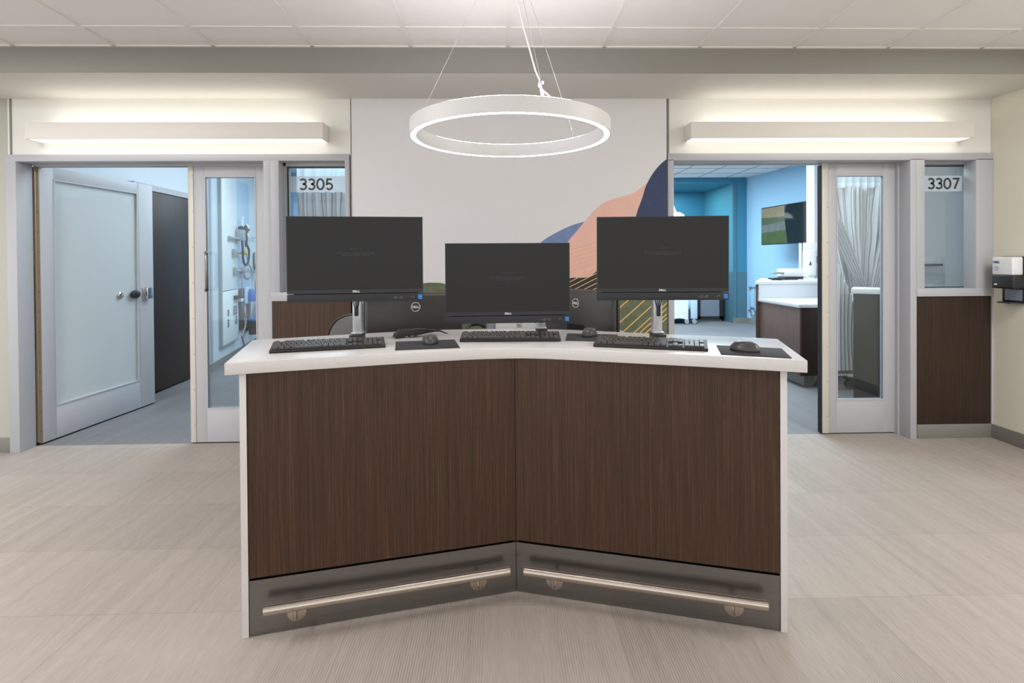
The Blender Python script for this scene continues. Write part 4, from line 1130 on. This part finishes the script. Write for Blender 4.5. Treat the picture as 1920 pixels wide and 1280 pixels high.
mk('bracket', MB().box(0, 0.34, -0.03, 0.0, 0.0, 0.26, 0.02, 3), M['pale_blue'], t)
mk('bottle', MB().tube([(0.17, -0.07, 0.03), (0.17, -0.07, 0.10), (0.17, -0.07, 0.16), (0.17, -0.07, 0.22)], [0.05, 0.06, 0.055, 0.03], 12), M['blue_plastic'], t)
t = hw('tilted_board', 'blue and white tilted panel leaning at the right end of the headwall', 'panel', S(8.78), 0.42, 0.06)
mk('board', MB().box(-0.05, 0.07, -0.04, -0.01, 0, 0.42, 0.006, 2, TR(0, 0, 0, 0, 0, 0.75)), M['white_plastic'], t)
mk('edge', MB().box(-0.09, -0.05, -0.045, -0.005, 0, 0.42, 0.004, 2, TR(0, 0, 0, 0, 0, 0.75)), M['blue_plastic'], t)
t = hw('suction_canister', 'suction canister with a blue lid on a steel bracket low on the headwall', 'medical device', S(8.32), 0.33, 0.02)
mk('bracket', MB().box(-0.02, 0.75, -0.08, 0.0, 0.10, 0.13, 0.003), M['chrome'], t)
mk('canister', MB().lathe([(0, -0.12), (0.06, -0.12), (0.07, 0.08), (0, 0.08)], 18, TR(-0.02, -0.12, 0.05)), M['shell'], t)
mk('lid', MB().lathe([(0, 0.0), (0.075, 0.0), (0.075, 0.05), (0, 0.06)], 18, TR(0.02, -0.12, 0.12)), M['blue_plastic'], t)
mk('holder', MB().lathe([(0, -0.05), (0.09, -0.04), (0.09, 0.04), (0, 0.05)], 18, TR(0.42, -0.12, 0.08)), M['hinge'], t)
t = hw('monitor_module', 'grey patient monitor module high at the right end of the headwall', 'medical device', S(8.92), 1.31, 0.02)
mk('module_body', MB().box(0.0, 0.28, -0.09, 0.0, 0.0, 0.21, 0.008), M['grey_plastic'], t)
mk('wire_hook', MB().tube([(-0.28, -0.03, 0.42), (0.0, -0.06, 0.45), (0.3, -0.08, 0.47)], 0.007, 6), M['grey_cable'], t)
t = hw('tubing_set', 'black connector with thin hanging tubes at the right end of the headwall', 'medical tubing', S(8.82), 0.6, 0.03)
mk('connector', MB().tube([(-0.1, -0.05, 0.66), (0.1, -0.06, 0.67), (0.34, -0.06, 0.67)], 0.022, 10).tube([(0.05, -0.06, 0.64), (0.05, -0.06, 0.5)], 0.02, 10), M['black'], t)
b = MB()
for x_, zb_ in ((-0.17, 0.05), (0.02, -0.05), (0.16, 0.1), (0.26, 0.02)):
    b.tube([(0.02, -0.06, 0.65), (x_ * .7, -0.07, 0.58), (x_, -0.07, 0.4), (x_ * 1.05, -0.07, 0.2), (x_ * .6, -0.07, zb_)], 0.007, 6)
mk('tube', b, M['shell'], t)

# curtain behind the left sidelight
def curtain(name, label, fn, m, nu=90, nv=14, parent=None, cat='curtain', mesh_fn=None):
    o = mk(name, MB().grid(fn, nu, nv, 0.0, True), m, parent)
    if label: tag(o, label, cat)
    return o


c1 = curtain('privacy_curtain', 'grey striped privacy curtain behind the left sidelight window',
        lambda u_, v_: Vector((-2.38 + 0.05 * (1 - v_) + u_ * (1.55 - 0.06 * (1 - v_)), 6.5 + 0.035 * math.sin(u_ * 75) + 0.02 * math.sin(u_ * 31 + 1), 0.35 + v_ * 1.83)), M['curtain_grey'], 130, 8)
b = MB(); b.grid(lambda u_, v_: Vector((-2.38 + u_ * 1.55, 6.5 + 0.03 * math.sin(u_ * 75), 2.18 + v_ * 0.62)), 60, 2)
mk('mesh_header', b, M['mesh'], c1)
mk('curtain_track', MB().box(-2.5, -0.3, 6.47, 6.53, 2.80, 2.84), M['white_plastic'], c1, smooth=False)
mk('curtain_track_hanger', MB().tube([(-2.3, 6.5, 2.84), (-2.3, 6.5, RCZ)], 0.008, 8).tube([(-0.8, 6.5, 2.84), (-0.8, 6.5, RCZ)], 0.008, 8), M['white_plastic'], c1)

# ------------------------------------------------------------------ room 3307 (right): shell
struct('ceiling_right_room', MB().box(0.2, 8.2, 4.19, 11.3, RCZ, RCZ + 0.1), M['tile'], smooth=False)
g = MB()
for k in range(12): g.box(0.2, 6.6, 4.6 + k * 0.61, 4.62 + k * 0.61, RCZ - 0.003, RCZ + 0.004)
for k in range(10): g.box(0.5 + k * 0.61, 0.52 + k * 0.61, 4.2, 11.26, RCZ - 0.0028, RCZ + 0.004)
struct('trim_right_room_ceiling_grid', g, M['base'], smooth=False)
b = MB(); b.box(4.93, 5.25, 11.262, 13.0, 1.07, RCZ); b.box(0.2, 4.93, 11.262, 11.40, 2.945, RCZ)
struct('wall_right_room_teal', b, M['teal'], smooth=False)
struct('wall_right_room_teal_low', MB().box(4.93, 5.25, 11.262, 13.0, 0.0, 1.07), M['teal_low'], smooth=False)
struct('trim_right_room_corner_guard', MB().box(4.925, 4.985, 11.245, 11.262, 0.1, 2.95), M['teal_low'], smooth=False)
b = MB(); b.box(1.5, 5.3, 12.8, 12.95, 0, RCZ)
struct('wall_right_room_nook_back', b, M['teal'], smooth=False)
struct('wall_right_room_nook_low', MB().box(4.915, 4.930, 11.27, 12.8, 0.0, 1.07), M['teal_low'], smooth=False)
b = MB(); b.box(4.915, 4.930, 11.27, 12.8, 1.07, 2.93); b.box(1.5, 4.93, 11.27, 12.8, 2.93, 2.945)
struct('wall_right_room_nook_reveal', b, M['teal_lit'], smooth=False)
P0, P1 = Vector((5.213, 11.262)), Vector((5.60, 9.15))
dd = (P1 - P0).normalized(); nn = Vector((-dd.y, dd.x)); nn = nn if nn.x > 0 else -nn
struct('wall_right_room_blue', MB().prism([tuple(P0), tuple(P1), tuple(P1 + nn * .12), tuple(P0 + nn * .12)], 0, RCZ), M['room_blue'], smooth=False)
struct('wall_right_room_pier', MB().box(4.43, 8.2, 7.5, 7.7, 0, RCZ), M['room_wall'], smooth=False)
struct('wall_right_room_side', MB().box(7.9, 8.1, 4.19, 7.6, 0, RCZ), M['room_wall'], smooth=False)
struct('baseboard_right_room', MB().box(4.91, 5.22, 11.235, 11.262, 0, 0.11).prism([tuple(P0 - nn * .015), tuple(P1 - nn * .015), tuple(P1), tuple(P0)], 0, 0.11), M['base'], smooth=False)

# television on the blue wall
tl, tr = Vector((4.90, 10.0)), Vector((5.045, 8.55))
t = thing('television', 'wall mounted television on the blue wall of room 3307', 'television', ((tl.x + tr.x) / 2, (tl.y + tr.y) / 2, 1.60), math.atan2((tr - tl).y, (tr - tl).x))
wl = (tr - tl).length / 2
mk('back_shell', MB().box(-wl, wl, 0.0, 0.05, 0.0, 0.69, 0.006), M['black'], t)
tvm = bpy.data.materials.new('tv_glass'); tvm.use_nodes = True
tb = tvm.node_tree.nodes['Principled BSDF']; tb.inputs['Base Color'].default_value = (*lin((26, 30, 32)), 1); tb.inputs['Roughness'].default_value = 0.06
mk('screen', MB().box(-wl + 0.012, wl - 0.012, -0.002, 0.0, 0.015, 0.68), tvm, t, smooth=False)
TVP = []
mk('wall_bracket', MB().box(-0.05, 0.05, 0.05, 0.36, 0.28, 0.42), M['black'], t, smooth=False)
edge = [(0.05, 0.016), (0.035, 0.12), (0.0, 0.26), (-0.02, 0.40), (-0.03, 0.55), (-0.03, 0.672)]
def xat(z):
    for (xa, za), (xb, zb) in zip(edge, edge[1:]):
        if za <= z <= zb: return xa + (xb - xa) * (z - za) / (zb - za)
    return edge[-1][0]
for nm, rgb, z0a, z0b, z1a, z1b in (('reflected_lawn', (58, 72, 36), 0.016, 0.016, 0.22, 0.25), ('reflected_road', (84, 86, 84), 0.22, 0.25, 0.36, 0.40),
                                    ('reflected_shrubs', (62, 70, 46), 0.36, 0.40, 0.50, 0.48), ('reflected_hills', (104, 92, 72), 0.50, 0.48, 0.668, 0.672)):
    mm = mat(nm, rgb, 0.2, emit=rgb, estr=0.12, var=0.35, vscale=9)  # outdoor reflection painted on the screen as faintly glowing areas
    mk('reflection_area', MB().prism([(-.715, z0a), (xat(z0b), z0b), (xat((z0b + z1b) / 2), (z0b + z1b) / 2), (xat(z1b), z1b), (-.715, z1a)], 0.002, 0.0026, mtx=RX), mm, t, smooth=False)

# sink counter
t = thing('sink_counter', 'stepped dark wood sink counter with a white top inside room 3307', 'counter', (3.15, 5.6, 0))
mk('cabinet', MB().prism([(0.0, 0.0), (0.245, 0.0), (0.55, 0.45), (1.3, 0.55), (1.3, 0.88), (0.0, 0.88)], 0.125, 0.842, 0.0015), M['wood_room'], t)
mk('front_panel', MB().box(0.02, 0.24, -0.006, 0.0, 0.13, 0.84), M['wood_deep'], t, smooth=False)
mk('tall_cabinet', MB().prism([(-0.04, 0.888), (1.3, 0.888), (1.3, 1.85), (0.50, 1.85)], 0.0, 1.044, 0.0015), M['wood_room'], t)
mk('toe_kick', MB().prism([(0.10, 0.10), (0.20, 0.10), (0.50, 0.52), (1.3, 0.62), (1.3, 0.88), (0.10, 0.88)], 0.0, 0.125), M['base'], t, smooth=False)
mk('worktop', MB().prism([(-0.02, -0.02), (0.255, -0.02), (0.57, 0.43), (1.3, 0.53), (1.3, 0.875), (-0.02, 0.875)], 0.842, 0.878, 0.003), M['counter_white'], t)
mk('backsplash', MB().box(0.0, 1.3, 0.875, 0.888, 0.878, 1.045).box(-0.012, 0.0, 0.86, 0.9, 0.842, 1.045), M['counter_white'], t, smooth=False)
mk('high_top', MB().prism([(-0.055, 0.868), (1.3, 0.868), (1.3, 1.87), (0.50, 1.87)], 1.045, 1.082, 0.003), M['counter_white'], t)
mk('faucet', MB().tube([(0.72, 0.83, 0.878), (0.72, 0.83, 1.06), (0.70, 0.81, 1.11), (0.66, 0.74, 1.12), (0.60, 0.66, 1.09), (0.57, 0.62, 1.02)], 0.012, 10), M['chrome'], t)
HT = 1.082
t = thing('label_printer', 'white printer with a grey tray on the high counter', 'printer', (3.72, 6.95, HT), 0)
mk('housing', MB().box(-0.04, 0.20, -0.08, 0.14, 0.04, 0.14, 0.01), M['white_plastic'], t)
mk('base', MB().box(-0.03, 0.20, -0.07, 0.14, 0.0, 0.045, 0.004), M['shell'], t)
mk('tray', MB().box(-0.18, -0.03, -0.05, 0.06, 0.075, 0.10, 0.006), M['grey_plastic'], t)
t = thing('cable_pile', 'tangle of black cables and a charger on the high counter', 'cables', (3.52, 6.8, HT))
b = MB(); rr = random.Random(5)
for i in range(7):
    pts = []; x_, y_ = rr.uniform(-.08, .1), rr.uniform(-.05, .08)
    for k in range(9):
        pts.append((x_, y_, 0.008 + 0.014 * abs(math.sin(k + i)))); x_ += rr.uniform(-.035, .05); y_ += rr.uniform(-.03, .03)
    b.tube(pts, 0.007, 6)
mk('cable', b, M['black'], t)
mk('charger', MB().box(-0.06, 0.06, -0.04, 0.02, 0.0, 0.03, 0.006).box(0.12, 0.3, -0.02, 0.02, 0.02, 0.04, 0.004), M['black'], t)
t = thing('sign_post', 'thin white upright post on the high counter beside the dispensers', 'post', (3.89, 6.9, HT))
mk('post', MB().box(-0.014, 0.014, -0.01, 0.01, 0.0, 0.47, 0.003), M['white_plastic'], t)
mk('foot', MB().box(-0.05, 0.05, -0.05, 0.05, 0.0, 0.006), M['white_plastic'], t, smooth=False)
t = thing('towel_dispenser', 'white paper towel dispenser beside the sink', 'dispenser', (4.30, 7.44, 1.10))
mk('housing', MB().box(-0.075, 0.075, -0.10, 0.02, 0.0, 0.38, 0.03, 3), M['white_plastic'], t)
mk('upper_box', MB().box(-0.06, 0.09, -0.08, 0.02, 0.28, 0.47, 0.008), M['white_plastic'], t)
mk('level_window', MB().prism([(-0.04, 0.16), (-0.005, 0.16), (-0.022, 0.22)], 0.099, 0.102, mtx=RX), M['shell'], t, smooth=False)
t = thing('glove_box', 'grey glove box on the white wall above the sink', 'box', (4.41, 7.44, 1.20))
mk('box', MB().box(-0.03, 0.10, -0.04, 0.06, 0.08, 0.30, 0.004), M['grey_plastic'], t)
mk('holder', MB().box(-0.04, 0.11, -0.05, 0.06, 0.0, 0.09, 0.004), M['pale_blue'], t)
t = thing('wash_bottle', 'grey-blue rounded soap dispenser at the door edge by the sink', 'dispenser', (4.02, 6.55, HT))
mk('body', MB().lathe([(0, 0), (0.05, 0), (0.06, 0.03), (0.075, 0.12), (0.07, 0.22), (0.04, 0.27), (0, 0.28)], 20), M['smoke'], t)
t = thing('white_bin', 'white plastic bin on the low sink worktop', 'bin', (3.93, 6.3, 0.878))
mk('body', MB().lathe([(0, 0), (0.07, 0), (0.085, 0.17), (0.088, 0.175), (0.078, 0.175), (0.065, 0.01), (0, 0.01)], 22), M['white_plastic'], t)

# floral decal on the blue wall
t = thing('floral_decal', 'grey flower silhouettes low on the pale blue wall', 'wall decal', (P0.x, P0.y, 0), math.atan2(dd.y, dd.x))
b = MB(); rr = random.Random(11)
for i in range(26):
    x_, z_ = rr.uniform(0.1, 0.75), rr.uniform(0.12, 0.75); a = rr.uniform(0, PI); L_, W_ = rr.uniform(0.04, 0.10), rr.uniform(0.015, 0.03)
    poly = [(x_ + L_ * math.cos(2 * PI * k / 10) * math.cos(a) - W_ * math.sin(2 * PI * k / 10) * math.sin(a), z_ + L_ * math.cos(2 * PI * k / 10) * math.sin(a) + W_ * math.sin(2 * PI * k / 10) * math.cos(a)) for k in range(10)]
    b.prism(poly, 0.003, 0.0035, mtx=RX)
for i in range(6):
    x_ = 0.15 + i * 0.1; b.prism(strip((x_, 0.12), (x_ + rr.uniform(-.08, .08), rr.uniform(0.5, 0.8)), 0.01, 0, 0), 0.0028, 0.0032, mtx=RX)
mk('flower_pattern', b, M['smoke'], t, smooth=False)

# bed in the nook
t = thing('patient_bed', 'bed with a white sheet hanging over its side, on small casters', 'bed', (3.2, 11.25, 0))
mk('bed_frame', MB().box(-0.7, 0.85, -0.02, 0.85, 0.12, 0.30, 0.01), M['shell'], t)
mk('mattress', MB().box(-0.72, 0.74, -0.04, 0.86, 0.30, 0.52, 0.05, 3), M['sheet'], t)
mk('footboard', MB().box(0.80, 0.94, -0.05, 0.86, 0.10, 0.62, 0.01), M['pale_blue'], t)
b = MB(); b.grid(lambda u_, v_: Vector((-0.72 + u_ * 1.46, -0.07 - 0.02 * math.sin(u_ * 22) * (1 - v_), 0.07 + 0.05 * math.sin(u_ * 9) ** 2 + v_ * (0.46 - 0.05 * math.sin(u_ * 9) ** 2))), 50, 8)
mk('sheet', b, M['sheet'], t)
for x_ in (0.70, 0.86):
    mk('caster', MB().lathe([(0, -0.02), (0.045, -0.02), (0.05, 0), (0.045, 0.02), (0, 0.02)], 18, TR(x_, -0.08, 0.05, 0, 0, 0) @ Matrix.Rotation(PI / 2, 4, 'X')).tube([(x_, -0.06, 0.06), (x_, -0.03, 0.14)], 0.015, 8), M['grey_plastic'], t)
t = thing('glass_front_cabinet', 'low black-framed glass-front cabinet standing in the teal nook beside the bed', 'cabinet', (4.56, 11.6, 0.0))
mk('body', MB().box(-0.30, 0.28, 0.0, 0.5, 0.05, 0.85), M['black'], t, smooth=False)
mk('frame', MB().box(-0.30, 0.28, -0.02, 0, 0.05, 0.11).box(-0.30, 0.28, -0.02, 0, 0.80, 0.85).box(-0.30, -0.215, -0.02, 0, 0.05, 0.85).box(0.20, 0.28, -0.02, 0, 0.05, 0.85), M['black'], t, smooth=False)
mk('glass', MB().box(-0.215, 0.20, -0.008, -0.001, 0.11, 0.80), M['smoke'], t, smooth=False)
mk('plinth', MB().box(-0.28, 0.26, 0.03, 0.48, 0.0, 0.05), M['base'], t, smooth=False)
# exam lamp
t = thing('exam_lamp', 'white dome exam lamp hanging at the far left of room 3307', 'lamp', (3.62, 11.0, 2.16))
mk('dome', MB().lathe([(0, 0.15), (0.09, 0.14), (0.17, 0.09), (0.2, 0.02), (0.18, 0.0), (0, 0.0)], 28), M['white_plastic'], t)
mk('arm', MB().tube([(0, 0, 0.15), (-0.1, 0, 0.4), (-0.3, 0, 0.6), (-0.3, 0, RCZ - 2.16)], 0.02, 10), M['white_plastic'], t)

# supply cart + curtain behind the right sliding door
t = thing('supply_cart', 'dark supply cabinet with a white top behind the right sliding door glass', 'cabinet', (3.287, 4.95, 0), math.radians(-36))
mk('cabinet_body', MB().box(0, 0.60, 0, 0.30, 0.03, 1.03, 0.004), M['bezel'], t)
mk('top', MB().box(-0.015, 0.615, -0.015, 0.31, 1.03, 1.078, 0.004), M['white_plastic'], t)
mk('plinth', MB().box(0.02, 0.58, 0.03, 0.28, 0.0, 0.03), M['black'], t, smooth=False)
t = thing('wheeled_cart', 'white framed cart on a grey caster, below the hanging curtain', 'cart', (3.632, 5.52, 0))
mk('frame', MB().box(-0.03, 0.02, -0.02, 0.02, 0.13, 0.75, 0.004).box(-0.16, -0.03, 0.0, 0.04, 0.14, 0.18, 0.003).box(-0.16, -0.03, 0.0, 0.04, 0.62, 0.66, 0.003).box(-0.18, -0.15, -0.02, 0.02, 0.05, 0.75, 0.003), M['white_plastic'], t)
mk('side_panel', MB().box(-0.16, -0.03, 0.012, 0.03, 0.18, 0.62), M['grey_plastic'], t, smooth=False)
mk('caster', MB().lathe([(0, -0.02), (0.05, -0.02), (0.055, 0), (0.05, 0.02), (0, 0.02)], 22, TR(-0.005, 0, 0.055) @ Matrix.Rotation(PI / 2, 4, 'X')).box(-0.06, 0.03, -0.03, 0.03, 0.105, 0.135, 0.006), M['shell'], t)

YC = 5.42


def drape(u_, v_):      # hung from 2.10, pulled in at 1.0
    z = 1.0 + v_ * 1.08
    k = (1 - v_) ** 1.5
    x = (3.36 + u_ * 0.72) * (1 - k) + (3.70 + (u_ - 0.5) * 0.30) * k
    return Vector((x, YC + 0.022 * math.sin(u_ * 64) * (0.5 + .5 * v_) + 0.045 * math.sin(u_ * 15), z))


c2 = curtain('privacy_curtain', 'pale striped privacy curtain gathered behind the right sliding door glass', drape, M['curtain'], 150, 16)


def swath(u_, v_):
    x0 = 3.34 + (3.665 - 3.34) * (1 - v_) ** 0.9; wid = 0.17 * (0.4 + .6 * v_)
    return Vector((x0 - wid * 0.6 + u_ * wid, YC - 0.07 + 0.014 * math.sin(u_ * 30) - 0.02 * u_, 1.0 + v_ * 0.75))


curtain('tied_swath', None, swath, M['curtain'], 60, 12, c2)


def swath2(u_, v_):
    x0 = 4.00 + (3.76 - 4.00) * (1 - v_) ** 0.9; wid = 0.20 * (0.5 + .5 * v_)
    return Vector((x0 - wid * 0.4 + u_ * wid, YC - 0.06 + 0.014 * math.sin(u_ * 30), 1.0 + v_ * 1.0))


curtain('tied_swath', None, swath2, M['curtain'], 60, 12, c2)


def tail(u_, v_):
    top = 1.36 - 0.55 * u_
    return Vector((3.36 + u_ * (0.225 - 0.03 * math.sin(v_ * 3)), YC - 0.10 + 0.016 * math.sin(u_ * 34), 0.235 + v_ * (top - 0.235)))


curtain('hanging_tail', None, tail, M['curtain'], 60, 16, c2)
mk('tail_fringe', MB().grid(lambda u_, v_: Vector((3.36 + u_ * 0.225, YC - 0.101 + 0.016 * math.sin(u_ * 34), 0.205 + v_ * 0.035)), 60, 1), M['curtain_grey'], c2)
b = MB(); b.grid(lambda u_, v_: Vector((3.36 + u_ * 0.72, YC + 0.03 * math.sin(u_ * 60), 2.10 + v_ * 0.6)), 60, 2)
mk('mesh_header', b, M['mesh'], c2)
b = MB(); b.grid(lambda u_, v_: Vector((3.36 + u_ * 0.72, YC - 0.004 + 0.03 * math.sin(u_ * 60), 2.07 + v_ * 0.05)), 60, 1)
mk('header_band', b, M['sheet'], c2)
mk('curtain_track', MB().box(3.2, 4.6, YC - 0.03, YC + 0.03, 2.70, 2.74).tube([(3.3, YC, 2.74), (3.3, YC, RCZ)], 0.008, 8).tube([(4.5, YC, 2.74), (4.5, YC, RCZ)], 0.008, 8), M['white_plastic'], c2, smooth=False)
# shelf seen through the right sidelight
t = thing('wall_shelf', 'small black wall shelf behind the right sidelight glass', 'shelf', (6.0, 7.5, 1.235))
mk('board', MB().box(-0.15, 0.17, -0.12, 0.0, 0.0, 0.03, 0.004), M['black'], t)
mk('bracket', MB().box(-0.12, -0.10, -0.10, 0.0, -0.08, 0.0), M['black'], t, smooth=False)
